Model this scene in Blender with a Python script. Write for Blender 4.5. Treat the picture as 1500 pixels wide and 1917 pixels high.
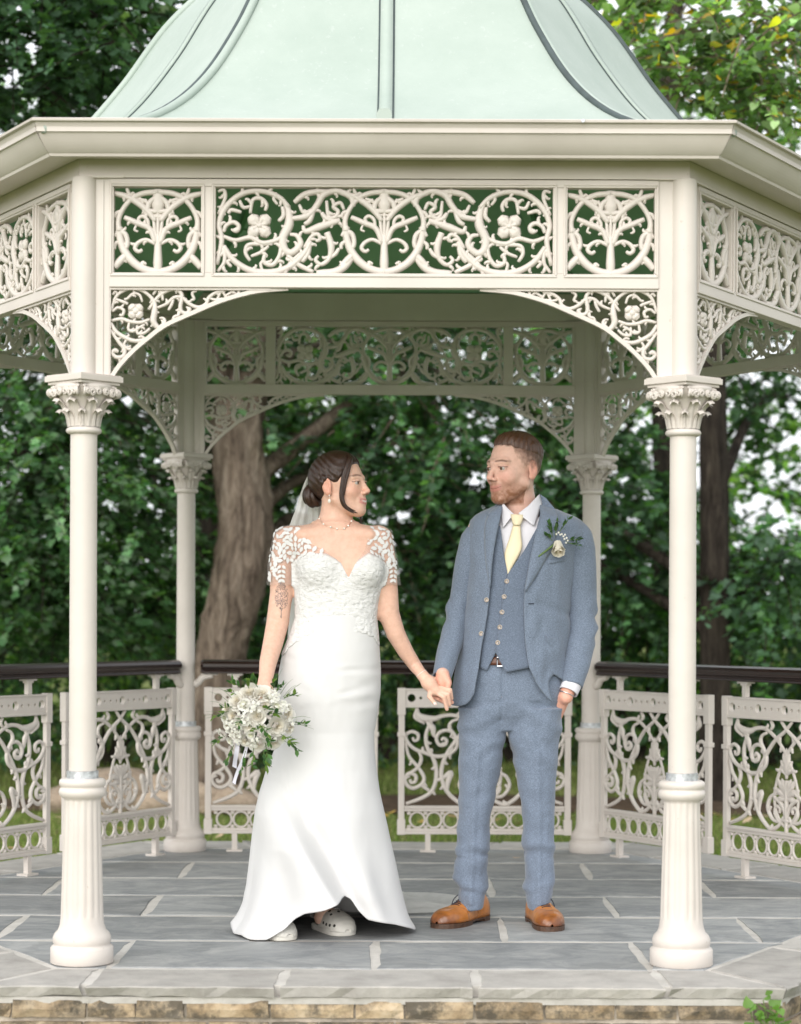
import bpy, bmesh, math, random
import numpy as np
from mathutils import Matrix, Vector
for o in list(bpy.data.objects): bpy.data.objects.remove(o)
SC = bpy.context.scene
COL = SC.collection
# ------------------------------------------------------------ camera, sky, sun, exposure
CAMX, CAMY, CAMZ, FPX, HORY, ROLL = 0.0575, -8.7536, 1.128, 4065.9, 1155.24, 0.0038
cd = bpy.data.cameras.new('camera'); cam = bpy.data.objects.new('camera', cd); COL.objects.link(cam)
cam.location = (CAMX, CAMY, CAMZ)
cam.rotation_euler = (Matrix.Rotation(math.pi/2, 4, 'X') @ Matrix.Rotation(ROLL, 4, 'Z')).to_euler()
cd.sensor_fit = 'HORIZONTAL'; cd.sensor_width = 36.0; cd.lens = FPX/1500*36
cd.shift_y = (HORY-958.5)/1500
cd.clip_start = 0.1; cd.clip_end = 600
cd.dof.use_dof = True; cd.dof.focus_distance = 7.9; cd.dof.aperture_fstop = 97.6/30.0
SC.camera = cam
SUN_EL, SUN_AZ = math.radians(22), math.radians(200)     # azimuth the light comes from, clockwise from +Y
wd = bpy.data.worlds.new('World'); SC.world = wd; wd.use_nodes = True
nt = wd.node_tree; nt.nodes.clear()
sky = nt.nodes.new('ShaderNodeTexSky'); sky.sky_type = 'NISHITA'; sky.sun_disc = False
sky.sun_elevation = SUN_EL; sky.sun_rotation = SUN_AZ; sky.dust_density = 4.0; sky.air_density = 1.0
hs = nt.nodes.new('ShaderNodeHueSaturation'); hs.inputs['Saturation'].default_value = 0.25
nt.links.new(sky.outputs[0], hs.inputs['Color'])
mx = nt.nodes.new('ShaderNodeMixRGB'); mx.inputs[0].default_value = 0.7            # even cloud cover over the sky
mx.inputs[2].default_value = (11.2, 11.5, 12.0, 1)
nt.links.new(hs.outputs[0], mx.inputs[1])
bg = nt.nodes.new('ShaderNodeBackground'); bg.inputs[1].default_value = 0.08
nt.links.new(mx.outputs[0], bg.inputs[0])
wo = nt.nodes.new('ShaderNodeOutputWorld'); nt.links.new(bg.outputs[0], wo.inputs[0])
sl = bpy.data.lights.new('sun', 'SUN'); sl.energy = 1.5; sl.angle = math.radians(70); sl.color = (1.0, 0.96, 0.9)
sun = bpy.data.objects.new('sun', sl); COL.objects.link(sun)
_d = Vector((math.sin(SUN_AZ)*math.cos(SUN_EL), math.cos(SUN_AZ)*math.cos(SUN_EL), math.sin(SUN_EL)))
sun.rotation_euler = _d.to_track_quat('Z', 'Y').to_euler(); sun.location = (0, -6, 9)
SC.view_settings.view_transform = 'Standard'; SC.view_settings.look = 'None'
SC.view_settings.exposure = 0.95; SC.view_settings.gamma = 1.0
SC.render.engine = 'CYCLES'
SC.cycles.max_bounces = 8; SC.cycles.transparent_max_bounces = 16
# ------------------------------------------------------------ helpers
R_ = np.random.default_rng(7)
rnd = random.Random(11)
def at(px, py, Y):
    """photo pixel -> world point on the plane at depth Y"""
    c, s = math.cos(-ROLL), math.sin(-ROLL)
    u, v = px-750.0, py-HORY
    u, v = c*u-s*v, s*u+c*v
    d = Y-CAMY
    return Vector((CAMX+u*d/FPX, Y, CAMZ-v*d/FPX))
def ground_at(px, py, z=0.0):
    Y = 0.0
    for _ in range(3):
        q = at(px, py, Y); d = (Y-CAMY)*(CAMZ-z)/(CAMZ-q.z); Y = CAMY+d
    return at(px, py, Y)
W = {}
def link(o, parent=None, M=None):
    COL.objects.link(o)
    M = Matrix.Identity(4) if M is None else M
    if parent is not None:
        o.parent = parent; o.matrix_parent_inverse = W[parent.name].inverted()
    o.matrix_basis = M; W[o.name] = M.copy()
    return o
def tag(o, label=None, cat=None, group=None, kind=None):
    if label: o['label'] = label
    if cat: o['category'] = cat
    if group: o['group'] = group
    if kind: o['kind'] = kind
    return o
def empty(name, loc, label, cat, group=None):
    e = bpy.data.objects.new(name, None); e.empty_display_size = 0.1
    link(e, None, Matrix.Translation(Vector(loc))); return tag(e, label, cat, group)
def mesh(name, V, F, mat=None, smooth=True, cols=None):
    me = bpy.data.meshes.new(name)
    V = np.asarray(V, dtype=np.float32)
    if isinstance(F, np.ndarray):
        n, k = F.shape
        me.vertices.add(len(V)); me.vertices.foreach_set('co', V.ravel())
        me.loops.add(n*k); me.loops.foreach_set('vertex_index', F.astype(np.int32).ravel())
        me.polygons.add(n); me.polygons.foreach_set('loop_start', np.arange(0, n*k, k, dtype=np.int32))
        me.update(calc_edges=True); me.validate()
    else:
        me.from_pydata([tuple(v) for v in V], [], F)
    if smooth: me.polygons.foreach_set('use_smooth', np.ones(len(me.polygons), dtype=bool))
    if cols is not None:
        a = me.attributes.new('Col', 'FLOAT_COLOR', 'POINT')
        c4 = np.ones((len(V), 4), np.float32); c4[:, :3] = cols
        a.data.foreach_set('color', c4.ravel())
    if mat: me.materials.append(mat)
    me.update(); return me
def obj(name, me, parent=None, M=None):
    return link(bpy.data.objects.new(name, me), parent, M)
def solid(o, t, off=-1):
    m = o.modifiers.new('thick', 'SOLIDIFY'); m.thickness = t; m.offset = off; return o
def bevel(o, w, seg=2, ang=35):
    m = o.modifiers.new('bev', 'BEVEL'); m.width = w; m.segments = seg; m.limit_method = 'ANGLE'; m.angle_limit = math.radians(ang); m.harden_normals = False
    return o
class MB:
    def __init__(s): s.v = []; s.f = []
    def add(s, V, F):
        n = len(s.v); s.v += [tuple(map(float, q)) for q in V]; s.f += [tuple(int(i)+n for i in f) for f in F]; return s
    def box(s, a, b, M=None):
        x0, y0, z0 = a; x1, y1, z1 = b
        V = [(x0,y0,z0),(x1,y0,z0),(x1,y1,z0),(x0,y1,z0),(x0,y0,z1),(x1,y0,z1),(x1,y1,z1),(x0,y1,z1)]
        if M is not None: V = [M @ Vector(v) for v in V]
        return s.add(V, [(3,2,1,0),(4,5,6,7),(0,1,5,4),(1,2,6,5),(2,3,7,6),(3,0,4,7)])
    def lathe(s, prof, n=32, flute=None, c=(0,0)):
        V = []; F = []
        for (r, z) in prof:
            for i in range(n):
                a = 2*math.pi*i/n; rr = r*(flute(a, z) if flute else 1)
                V.append((c[0]+rr*math.cos(a), c[1]+rr*math.sin(a), z))
        m = len(prof)
        for j in range(m-1):
            for i in range(n):
                k = (i+1) % n; F.append((j*n+i, j*n+k, (j+1)*n+k, (j+1)*n+i))
        F.append(tuple(range(n-1, -1, -1))); F.append(tuple((m-1)*n+i for i in range(n)))
        return s.add(V, F)
    def tube(s, P, rad, n=8, sq=1.0, cap=True, up=None):
        """sweep an ellipse along P; rad scalar or list; sq = ratio of the second axis"""
        P = np.asarray(P, float); m = len(P); rad = np.broadcast_to(np.asarray(rad, float), (m,))
        T = np.gradient(P, axis=0); T /= np.linalg.norm(T, axis=1)[:, None]+1e-12
        V = []
        if up is not None:
            N0 = np.asarray(up, float)
        else:
            N0 = np.array([0, 0, 1.]) if abs(T[0, 2]) < .9 else np.array([1., 0, 0])
        N = N0
        for i in range(m):
            N = (N0 if up is not None else N); N = N-T[i]*np.dot(N, T[i]); N /= np.linalg.norm(N)+1e-12
            B = np.cross(T[i], N)
            for k in range(n):
                a = 2*math.pi*(k+.5)/n
                V.append(P[i]+rad[i]*(math.cos(a)*N*sq+math.sin(a)*B))
        F = [(j*n+k, j*n+(k+1) % n, (j+1)*n+(k+1) % n, (j+1)*n+k) for j in range(m-1) for k in range(n)]
        if cap: F += [tuple(range(n-1, -1, -1)), tuple((m-1)*n+i for i in range(n))]
        return s.add(V, F)
    def me(s, name, mat, smooth=False): return mesh(name, s.v, s.f, mat, smooth)
    def obj(s, name, mat, parent=None, M=None, smooth=False): return obj(name, s.me(name, mat, smooth), parent, M)
def catmull(P, n=6):
    P = np.asarray(P, float)
    if len(P) < 3:
        t = np.linspace(0, 1, n+1)[:, None]; return P[0]*(1-t)+P[-1]*t
    Q = np.vstack([2*P[0]-P[1], P, 2*P[-1]-P[-2]]); out = []
    for i in range(1, len(Q)-2):
        for t in np.linspace(0, 1, n, endpoint=False):
            a, b, c, d = Q[i-1], Q[i], Q[i+1], Q[i+2]
            out.append(.5*((2*b)+(c-a)*t+(2*a-5*b+4*c-d)*t*t+(3*b-a-3*c+d)*t**3))
    out.append(P[-1]); return np.array(out)
def ip(z, tab, k=1):
    """linear interpolation in a table of rows (z, a, b, ...), column k"""
    t = sorted(tab); return np.interp(z, [r[0] for r in t], [r[k] for r in t])
def hash3(P, s=0):
    h = np.sin(P[..., 0]*127.1+P[..., 1]*311.7+P[..., 2]*74.7+s*53.3)*43758.5453
    return h-np.floor(h)
def vnoise(P, s=0):
    P = np.asarray(P, float); i = np.floor(P); f = P-i; f = f*f*(3-2*f); r = 0
    for dx in (0, 1):
        for dy in (0, 1):
            for dz in (0, 1):
                w = (f[..., 0] if dx else 1-f[..., 0])*(f[..., 1] if dy else 1-f[..., 1])*(f[..., 2] if dz else 1-f[..., 2])
                r = r+w*hash3(i+np.array([dx, dy, dz]), s)
    return r*2-1
def fbm(P, s=0, o=3):
    r = 0; a = 1
    for k in range(o): r = r+a*vnoise(np.asarray(P)*2**k, s+k); a *= .5
    return r
# ------------------------------------------------------------ materials
class NT:
    def __init__(s, name):
        s.m = bpy.data.materials.new(name); s.m.use_nodes = True; s.t = s.m.node_tree
        s.b = s.t.nodes['Principled BSDF']; s.o = s.t.nodes['Material Output']
    def n(s, typ, **k):
        q = s.t.nodes.new(typ)
        for a, v in k.items():
            if hasattr(q, a): setattr(q, a, v)
            else: q.inputs[a.replace('_', ' ')].default_value = v
        return q
    def l(s, a, b): s.t.links.new(a, b)
    def coord(s, scale=(1, 1, 1), kind='Object'):
        c = s.n('ShaderNodeTexCoord'); m = s.n('ShaderNodeMapping'); m.inputs['Scale'].default_value = scale
        s.l(c.outputs[kind], m.inputs[0]); return m.outputs[0]
    def noise(s, sc, det=4, rough=.55, co=None, dist=0):
        q = s.n('ShaderNodeTexNoise'); q.inputs['Scale'].default_value = sc; q.inputs['Detail'].default_value = det
        q.inputs['Roughness'].default_value = rough; q.inputs['Distortion'].default_value = dist
        s.l(co if co is not None else s.coord(), q.inputs['Vector']); return q.outputs[0]
    def ramp(s, src, stops):
        q = s.n('ShaderNodeValToRGB'); e = q.color_ramp.elements
        while len(e) < len(stops): e.new(.5)
        for k, (p, c) in enumerate(stops): e[k].position = p; e[k].color = (*c, 1)
        s.l(src, q.inputs[0]); return q.outputs[0]
    def mix(s, a, b, f, typ='MIX'):
        q = s.n('ShaderNodeMixRGB', blend_type=typ)
        for i, v in ((1, a), (2, b), (0, f)):
            if isinstance(v, (int, float)): q.inputs[i].default_value = v
            elif isinstance(v, tuple): q.inputs[i].default_value = (*v, 1)
            else: s.l(v, q.inputs[i])
        return q.outputs[0]
    def math(s, op, a, b=0.0):
        q = s.n('ShaderNodeMath', operation=op)
        for i, v in ((0, a), (1, b)):
            if isinstance(v, (int, float)): q.inputs[i].default_value = v
            else: s.l(v, q.inputs[i])
        return q.outputs[0]
    def bump(s, h, st=.3, d=.002, prev=None):
        q = s.n('ShaderNodeBump'); q.inputs['Strength'].default_value = st; q.inputs['Distance'].default_value = d
        s.l(h, q.inputs['Height'])
        if prev is not None: s.l(prev, q.inputs['Normal'])
        s.l(q.outputs[0], s.b.inputs['Normal']); return q.outputs[0]
    def col(s, c):
        if isinstance(c, tuple): s.b.inputs['Base Color'].default_value = (*c, 1)
        else: s.l(c, s.b.inputs['Base Color'])
        return s
    def rough(s, r):
        if isinstance(r, (int, float)): s.b.inputs['Roughness'].default_value = r
        else: s.l(r, s.b.inputs['Roughness'])
        return s
    def spec(s, v): s.b.inputs['Specular IOR Level'].default_value = v; return s
    def attr(s, name='Col'):
        q = s.n('ShaderNodeAttribute'); q.attribute_name = name; return q.outputs[0]
def simple(name, c, r=.5, var=.12, sc=8., bump=0., bs=60., spec=.5, metal=0.):
    t = NT(name); lo = tuple(x*(1-var) for x in c); hi = tuple(min(1, x*(1+var)) for x in c)
    t.col(t.ramp(t.noise(sc), [(.3, lo), (.7, hi)])); t.rough(r); t.spec(spec); t.b.inputs['Metallic'].default_value = metal
    if bump: t.bump(t.noise(bs, 3), bump)
    return t.m
MAT = {}
def m_paint(name='cream_gloss_paint', rust=.75, k=1.0):
    t = NT(name); co = t.coord()
    base = t.ramp(t.noise(3.5, 5, .6, co), [(.3, (.56, .512, .468)), (.7, (.64, .592, .545))])
    st = t.noise(1.0, 6, .7, t.coord((28, 28, 3)))                       # rain streaks
    c = t.mix(base, (.55, .45, .34), t.math('MULTIPLY', t.math('GREATER_THAN', st, .68), .10))
    ru = t.noise(9, 6, .75, co)
    c = t.mix(c, (.36, .16, .05), t.math('MULTIPLY', t.math('GREATER_THAN', ru, rust), .6))
    sp = t.noise(45, 3, .6, co)
    c = t.mix(c, (.33, .27, .2), t.math('MULTIPLY', t.math('GREATER_THAN', sp, .725), .3))
    t.col(c); t.rough(t.ramp(t.noise(14, 4, .6, co), [(.3, (.42,)*3), (.7, (.58,)*3)])); t.spec(.4)
    t.bump(t.noise(55, 4, .6, co), .12, .002); return t.m
MAT['paint'] = m_paint()
MAT['cream_dark'] = m_paint('weathered_cream_paint', .715)
MAT['galv'] = simple('galvanised_steel', (.5, .52, .54), .45, .35, 60, .1, 90, metal=.55)
def m_roof():
    t = NT('mint_roof_sheet'); co = t.coord()
    base = t.ramp(t.noise(2.2, 6, .65, co), [(.3, (.32, .385, .338)), (.7, (.395, .455, .408))])
    sp = t.noise(38, 5, .7, t.coord((1, 1, .6)))
    c = t.mix(base, (.46, .495, .47), t.math('MULTIPLY', t.math('GREATER_THAN', sp, .62), .35))
    c = t.mix(c, (.25, .30, .265), t.math('MULTIPLY', t.math('GREATER_THAN', t.noise(70, 4, .7, co), .7), .3))
    t.col(c); t.rough(.55); t.bump(t.noise(30, 5, .6, co), .3, .004); return t.m
MAT['roof'] = m_roof()
MAT['roof_in'] = simple('green_painted_ceiling', (.20, .40, .225), .6, .15, 3, .05, 30)
MAT['seam_dark'] = simple('dark_seam', (.055, .075, .075), .55, .2, 20)  # dark lines beside the ribs and along the roof corners
MAT['rail'] = None
def m_rail():
    t = NT('dark_varnished_rail'); co = t.coord((.6, 14, 14))
    t.col(t.ramp(t.noise(6, 5, .6, co), [(.3, (.010, .005, .0045)), (.7, (.028, .012, .009))])); t.rough(.22)
    t.bump(t.noise(8, 4, .6, co), .1, .001); return t.m
MAT['rail'] = m_rail()
def m_slate():
    t = NT('blue_grey_slate'); co = t.coord((1, 1, 1)); oi = t.n('ShaderNodeObjectInfo')
    off = t.n('ShaderNodeVectorMath', operation='ADD'); t.l(co, off.inputs[0])
    sc = t.n('ShaderNodeVectorMath', operation='SCALE'); sc.inputs[0].default_value = (37, 53, 11); t.l(oi.outputs['Random'], sc.inputs['Scale']); t.l(sc.outputs[0], off.inputs[1])
    v = off.outputs[0]; mp = t.n('ShaderNodeMapping'); mp.inputs['Scale'].default_value = (.85, 1.25, 1); t.l(v, mp.inputs[0])
    a = t.noise(4.5, 8, .68, mp.outputs[0], 1.2); b = t.noise(22, 6, .7, mp.outputs[0])
    c = t.ramp(a, [(.3, (.17, .18, .188)), (.5, (.265, .273, .275)), (.68, (.37, .37, .362))])
    c = t.mix(c, (.40, .40, .385), t.math('MULTIPLY', t.math('GREATER_THAN', b, .62), .3))
    c = t.mix(c, (.16, .165, .165), t.math('MULTIPLY', t.math('GREATER_THAN', t.noise(3, 3, .5, v), .6), .25))
    h = t.math('MULTIPLY_ADD', oi.outputs['Random'], .3); h.node.inputs[2].default_value = .85
    t.col(t.mix(c, h, 1.0, 'MULTIPLY')); t.rough(t.ramp(b, [(.3, (.5,)*3), (.7, (.75,)*3)]))
    t.bump(t.noise(9, 9, .72, mp.outputs[0], 1.5), .55, .006); return t.m
MAT['slate'] = m_slate()
def m_stone(name, c0, c1, c2, dark=.0):
    t = NT(name); oi = t.n('ShaderNodeObjectInfo'); co = t.coord()
    off = t.n('ShaderNodeVectorMath', operation='ADD'); t.l(co, off.inputs[0])
    sc = t.n('ShaderNodeVectorMath', operation='SCALE'); sc.inputs[0].default_value = (17, 23, 5); t.l(oi.outputs['Random'], sc.inputs['Scale']); t.l(sc.outputs[0], off.inputs[1])
    v = off.outputs[0]
    c = t.ramp(t.noise(9, 8, .65, v), [(.3, c0), (.52, c1), (.72, c2)])
    if dark:
        c = t.mix(c, (.045, .042, .036), t.math('MULTIPLY', t.ramp(t.noise(6.5, 9, .78, v), [(.43, (0,)*3), (.57, (1,)*3)]), dark))
    h = t.math('MULTIPLY_ADD', oi.outputs['Random'], .3); h.node.inputs[2].default_value = .85
    t.col(t.mix(c, h, 1.0, 'MULTIPLY')); t.rough(.85); t.bump(t.noise(45, 8, .72, v), .7, .006); return t.m
MAT['coping'] = m_stone('pale_coping_stone', (.33, .31, .285), (.42, .40, .37), (.50, .47, .43))
MAT['brick'] = m_stone('sandstone_block', (.26, .18, .10), (.43, .33, .215), (.52, .44, .33), .85)
MAT['mortar'] = m_stone('lime_mortar', (.40, .38, .345), (.50, .475, .44), (.56, .54, .50))
MAT['mortar_dark'] = m_stone('weathered_mortar', (.30, .26, .21), (.46, .40, .33), (.54, .49, .42), .4)
# ------------------------------------------------------------ bandstand
S = 1.95; NS = 6; ANG = 2*math.pi/NS; HT_ = math.tan(ANG/2); A = S/2/HT_
ROT = [Matrix.Rotation(k*ANG, 4, 'Z') for k in range(NS)]
band = empty('bandstand', (0, 0, 0), 'cream cast iron hexagonal bandstand with mint green dome roof', 'bandstand')
P_ = MAT['paint']
def strokes_mesh(name, S_, conv, scale, depth, mirror=None, y=0.0, n=6, fat=1.10):
    """S_: list of (points, halfwidth[, end taper]) in traced units; conv maps them to metres in the x/z plane"""
    mb = MB()
    for st in S_:
        pts, hw = st[0], st[1]; tp = st[2] if len(st) > 2 else .75
        sides = [lambda p: p] + ([mirror] if mirror and not (len(st) > 3 and st[3]) else [])
        for f in sides:
            Q = catmull([conv(*f(p)) for p in pts], 5)
            L = np.linspace(0, 1, len(Q)); w = np.interp(L, [0, .12, .5, .88, 1], [tp, .95, 1.08, .95, tp]) if np.isscalar(hw) else np.interp(L, np.linspace(0, 1, len(hw)), hw)/1.0
            rad = (w*hw if np.isscalar(hw) else w)*scale*fat
            mb.tube(np.c_[Q[:, 0], np.full(len(Q), y), Q[:, 1]], rad, n, depth/np.mean(rad) if False else min(1.0, depth/np.max(rad)), True, (0, 1, 0))
    return mb.me(name, P_, True)
def spurs(S_, step=75, L=34, w=8):
    """budding leaf spurs along the longer stems"""
    out = []; k = 0
    for st in S_:
        if len(st) > 3 and st[3]: continue
        Q = catmull(st[0], 6); d = np.r_[0, np.cumsum(np.linalg.norm(np.diff(Q, axis=0), axis=1))]
        if d[-1] < step*1.3: continue
        for t in np.arange(step*.7, d[-1]-step*.4, step):
            i = int(np.searchsorted(d, t)); i = min(max(i, 1), len(Q)-2); tg = Q[i+1]-Q[i-1]; tg = tg/(np.linalg.norm(tg)+1e-9); k += 1; sg = 1 if k % 2 else -1; nm = np.array([-tg[1], tg[0]])*sg; p = Q[i]
            out.append(([tuple(p), tuple(p+tg*L*.45+nm*L*.55), tuple(p+tg*L*.62+nm*L*1.0), tuple(p+tg*L*.38+nm*L*1.18)], [w*1.1, w*1.25, w*.8, w*.5]))
    return out
def star(cx, cy, n, r, w):
    return [([(cx, cy), (cx+r*math.cos(a)*.6, cy+r*math.sin(a)*.6), (cx+r*math.cos(a), cy+r*math.sin(a))], [w*.5, w, w*.5], 1, True) for a in [2*math.pi*(i+.5)/n for i in range(n)]]
# centre motif of the frieze: ring, fan and flower, drawn round x = 258 in a 440 x 435 field
ring = [([(258+196*math.cos(a), 275+212*math.sin(a)) for a in np.linspace(math.pi*1.02, math.pi*.5, 14)], 19, 1), ([(62, 285), (58, 225), (88, 160), (135, 112), (190, 90), (258, 84)], [15, 13, 12, 13, 14, 14], 1), ([(84, 178), (50, 190), (36, 215)], 9), ([(160, 118), (200, 135), (215, 165)], 9), ([(66, 330), (40, 350), (38, 375)], 10)]
motif = ring+[([(36, 90), (100, 108), (160, 142), (210, 185), (246, 232)], 15), ([(100, 62), (108, 88), (122, 105)], 9), ([(38, 465), (70, 430), (104, 395)], 17, 1),
  ([(248, 345), (215, 270), (150, 240), (88, 212)], 14), ([(212, 262), (205, 225), (180, 207), (160, 220), (168, 240)], 9), ([(250, 350), (200, 326), (160, 340), (142, 368), (160, 386), (180, 376)], 10),
  ([(40, 310), (62, 284), (94, 300), (104, 345), (92, 378)], 12), ([(252, 330), (240, 260), (236, 200)], 8), ([(258, 185), (230, 182), (206, 176), (214, 140), (240, 118), (258, 112)], 13),
  ([(200, 120), (182, 138), (170, 130)], 7), ([(150, 250), (140, 275), (158, 285)], 6), ([(185, 470), (180, 440), (200, 450)], 8), ([(258, 200), (222, 205)], 6), ([(150, 110), (130, 90), (118, 108)], 7)]
mid = [([(258, 495), (258, 440), (258, 360), (258, 300)], [18, 22, 17, 12], 1, True), ([(258, 320), (258, 250), (258, 185)], 8, 1, True), ([(258, 190), (258, 150), (258, 105), (258, 70)], [20, 34, 26, 22], 1, True), ([(205, 485), (258, 488), (312, 485)], 13, 1, True)]
SX, SZ = .283/440, .28/435
sq_me = strokes_mesh('square_scrollwork', motif+mid+spurs(motif[5:], 62, 24, 7), lambda x, y: ((x-258)*SX, (278-y)*SZ), SX, .011, lambda p: (516-p[0], p[1]))
dx = 1421-258
lng = [(([(p[0]+dx, p[1]) for p in s[0]],)+tuple(s[1:])) for s in motif+mid]
lng += [([(565, 455), (590, 330), (575, 250), (610, 165), (690, 98), (790, 82), (880, 112), (935, 165)], 14), ([(598, 360), (650, 432), (740, 484), (850, 492), (940, 462), (1010, 400), (1045, 335)], 16),
  ([(600, 290), (612, 258), (648, 240), (676, 258), (668, 284), (645, 280)], 11), ([(690, 190), (640, 178), (622, 196)], 10), ([(735, 195), (748, 128), (790, 120), (818, 150), (812, 182)], 10), ([(680, 130), (700, 165), (735, 160)], 9),
  ([(905, 130), (930, 180), (934, 250), (902, 320), (912, 378), (950, 392), (992, 350), (975, 308), (938, 300)], [10, 16, 24, 22, 20, 18, 16, 12, 8]), ([(945, 222), (1030, 205), (1078, 150), (1110, 100), (1180, 80), (1250, 112), (1262, 160)], 16),
  ([(960, 140), (1010, 100), (1080, 84), (1150, 88)], 15), ([(1005, 255), (1020, 285), (1090, 262), (1195, 228)], [8, 14, 20, 14]), ([(1125, 130), (1135, 205), (1165, 215), (1185, 185), (1160, 160), (1195, 140), (1215, 175)], 10),
  ([(1060, 180), (1040, 230), (1012, 250)], 12), ([(1100, 190), (1125, 220), (1190, 240)], 12), ([(1128, 290), (1150, 360), (1140, 420), (1100, 452), (1070, 430), (1085, 408)], [16, 18, 12, 11, 10, 7]), ([(1190, 370), (1170, 400), (1140, 420)], 10),
  ([(1010, 370), (1050, 310), (1082, 300), (1092, 325), (1070, 335)], 10), ([(600, 312), (660, 332), (735, 318), (800, 345), (880, 325), (905, 290)], 12), ([(735, 435), (712, 395), (725, 355), (790, 350), (850, 350)], 10), ([(740, 412), (790, 392), (830, 360)], 9),
  ([(812, 395), (806, 440), (850, 455), (885, 410), (895, 345)], 11), ([(925, 405), (985, 455), (1060, 490)], 12), ([(995, 395), (940, 450), (912, 500)], 11), ([(1040, 350), (1030, 400), (1000, 440)], 12),
  ([(570, 85), (600, 78), (606, 120), (570, 200)], 9), ([(562, 400), (598, 378), (604, 440), (570, 490)], 10), ([(655, 425), (620, 440), (640, 465)], 9), ([(880, 235), (905, 205), (900, 160)], 11), ([(800, 490), (790, 450), (810, 430)], 8),
  ([(1075, 495), (1160, 490), (1215, 465), (1255, 420)], 18), ([(870, 90), (855, 120), (875, 150)], 8), ([(985, 150), (1010, 190), (1060, 170)], 9)]
lng += [s[:2]+(.8,) for s in star(782, 258, 4, 70, 34)+[(q_[0], [9, 15, 8])+tuple(q_[2:]) for q_ in star(782, 258, 8, 58, 12)]]+[([(782, 248), (782, 268)], 18)]
lng += spurs(lng[len(motif)+len(mid):], 70, 30, 7.5)
LX = 1.107/(1421-551)/2*1.0
lg_me = strokes_mesh('long_scrollwork', lng, lambda x, y: ((x-1421)*LX, (283-y)*SZ), LX*.97, .011, lambda p: (2842-p[0], p[1]))
# corner bracket, traced at 4.167 px per photo px: u from the post, v down from the beam
BS = 1/4.167/575.5
bk = [([(45, 262), (90, 140), (180, 85), (270, 90), (340, 130), (385, 190), (388, 260), (378, 335), (420, 385), (466, 345), (456, 312), (425, 310)], [10, 13, 13, 13, 13, 15, 24, 24, 18, 14, 10, 7]),
  ([(150, 160), (172, 162), (220, 120), (270, 132), (292, 185)], 10), ([(85, 165), (150, 188), (180, 202)], 11), ([(58, 262), (100, 230), (146, 250), (136, 290), (112, 284)], 11), ([(50, 332), (130, 318), (200, 340), (280, 345), (350, 320)], 13),
  ([(190, 345), (184, 400), (220, 415), (262, 390), (312, 360)], 11), ([(252, 368), (255, 430), (310, 426), (352, 390)], 11), ([(45, 350), (90, 420), (170, 470), (240, 490), (312, 478)], 15), ([(42, 405), (110, 500), (155, 560), (140, 610), (90, 617), (58, 585), (80, 560), (106, 576)], 14),
  ([(172, 478), (150, 520), (185, 555), (206, 545)], 10), ([(340, 245), (410, 150), (480, 100), (550, 84), (600, 130), (588, 220), (600, 262), (640, 270), (662, 240), (640, 232)], 14), ([(375, 130), (408, 84), (440, 110), (452, 175)], 11),
  ([(410, 230), (480, 200), (540, 150), (600, 150), (660, 200), (730, 226), (788, 200), (810, 150), (870, 108), (930, 100), (915, 84)], 13), ([(495, 250), (520, 205), (532, 165)], 11), ([(668, 170), (695, 160), (680, 120), (702, 98), (715, 105)], 10),
  ([(868, 182), (890, 130), (912, 100), (950, 155)], 9), ([(808, 150), (860, 165), (920, 155)], 9), ([(930, 142), (980, 110), (1020, 84), (1046, 105), (1020, 128)], 10), ([(528, 335), (540, 300), (575, 285), (590, 240)], 10), ([(60, 130), (80, 105), (95, 120)], 10), ([(320, 480), (290, 455), (260, 462)], 9)]
bk += star(240, 258, 4, 66, 38)+[([(240, 235), (240, 280)], 28)]
bk = [(s[0], s[1]*1.05 if np.isscalar(s[1]) else s[1])+tuple(s[2:3]) for s in bk]
bk += spurs(bk[:21], 95, 30, 8)
U0 = .083
bconv = lambda x, y: (U0+(x-38)*BS, -(y-75)*BS)
mbk = strokes_mesh('bracket_scrollwork', bk, bconv, BS, .010, fat=1.1)
arc = catmull([bconv(*p) for p in [(38, 800), (110, 690), (220, 570), (330, 475), (470, 370), (690, 268), (900, 178), (1100, 118), (1250, 92), (1430, 84)]], 5)
mb = MB(); mb.tube(np.c_[arc[:, 0], np.zeros(len(arc)), arc[:, 1]], np.interp(np.linspace(0, 1, len(arc)), [0, .9, 1], [.0095, .0095, .005]), 4, 1.5, True, (0, 1, 0))
mb.box((U0-.006, -.012, bconv(0, 800)[1]), (U0+.004, .012, 0)); mb.box((U0+.004, -.012, -.0075), (bconv(1300, 0)[0], .012, -.0005))
bf_me = mb.me('bracket_frame', P_)
# frieze frame for one side
Z0, Z1, Z2, Z3 = 2.196, 2.243, 2.523, 2.548
mb = MB(); e = S/2-U0
mb.box((-e, -.02, Z0), (e, .02, Z1)); mb.box((-e, -.02, Z2), (e, .02, Z3))
cuts = [(-e, -S/2+.097), (-S/2+.38, -S/2+.427), (S/2-.427, S/2-.38), (S/2-.097, e)]
for x0, x1 in cuts: mb.box((x0, -.018, Z1), (x1, .018, Z2))
for x0, x1 in ((-S/2+.097, -S/2+.38), (-S/2+.427, S/2-.427), (S/2-.38, S/2-.097)):            # raised rim round each opening
    for q in (((x0-.012, -.024, Z1-.012), (x1+.012, -.0201, Z1-.006)), ((x0-.012, -.024, Z2+.006), (x1+.012, -.0201, Z2+.012)), ((x0-.012, -.024, Z1-.006), (x0-.006, -.0181, Z2+.006)), ((x1+.006, -.024, Z1-.006), (x1+.012, -.0181, Z2+.006))): mb.box(*q)
fr_me = mb.me('frieze_frame', P_)
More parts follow.
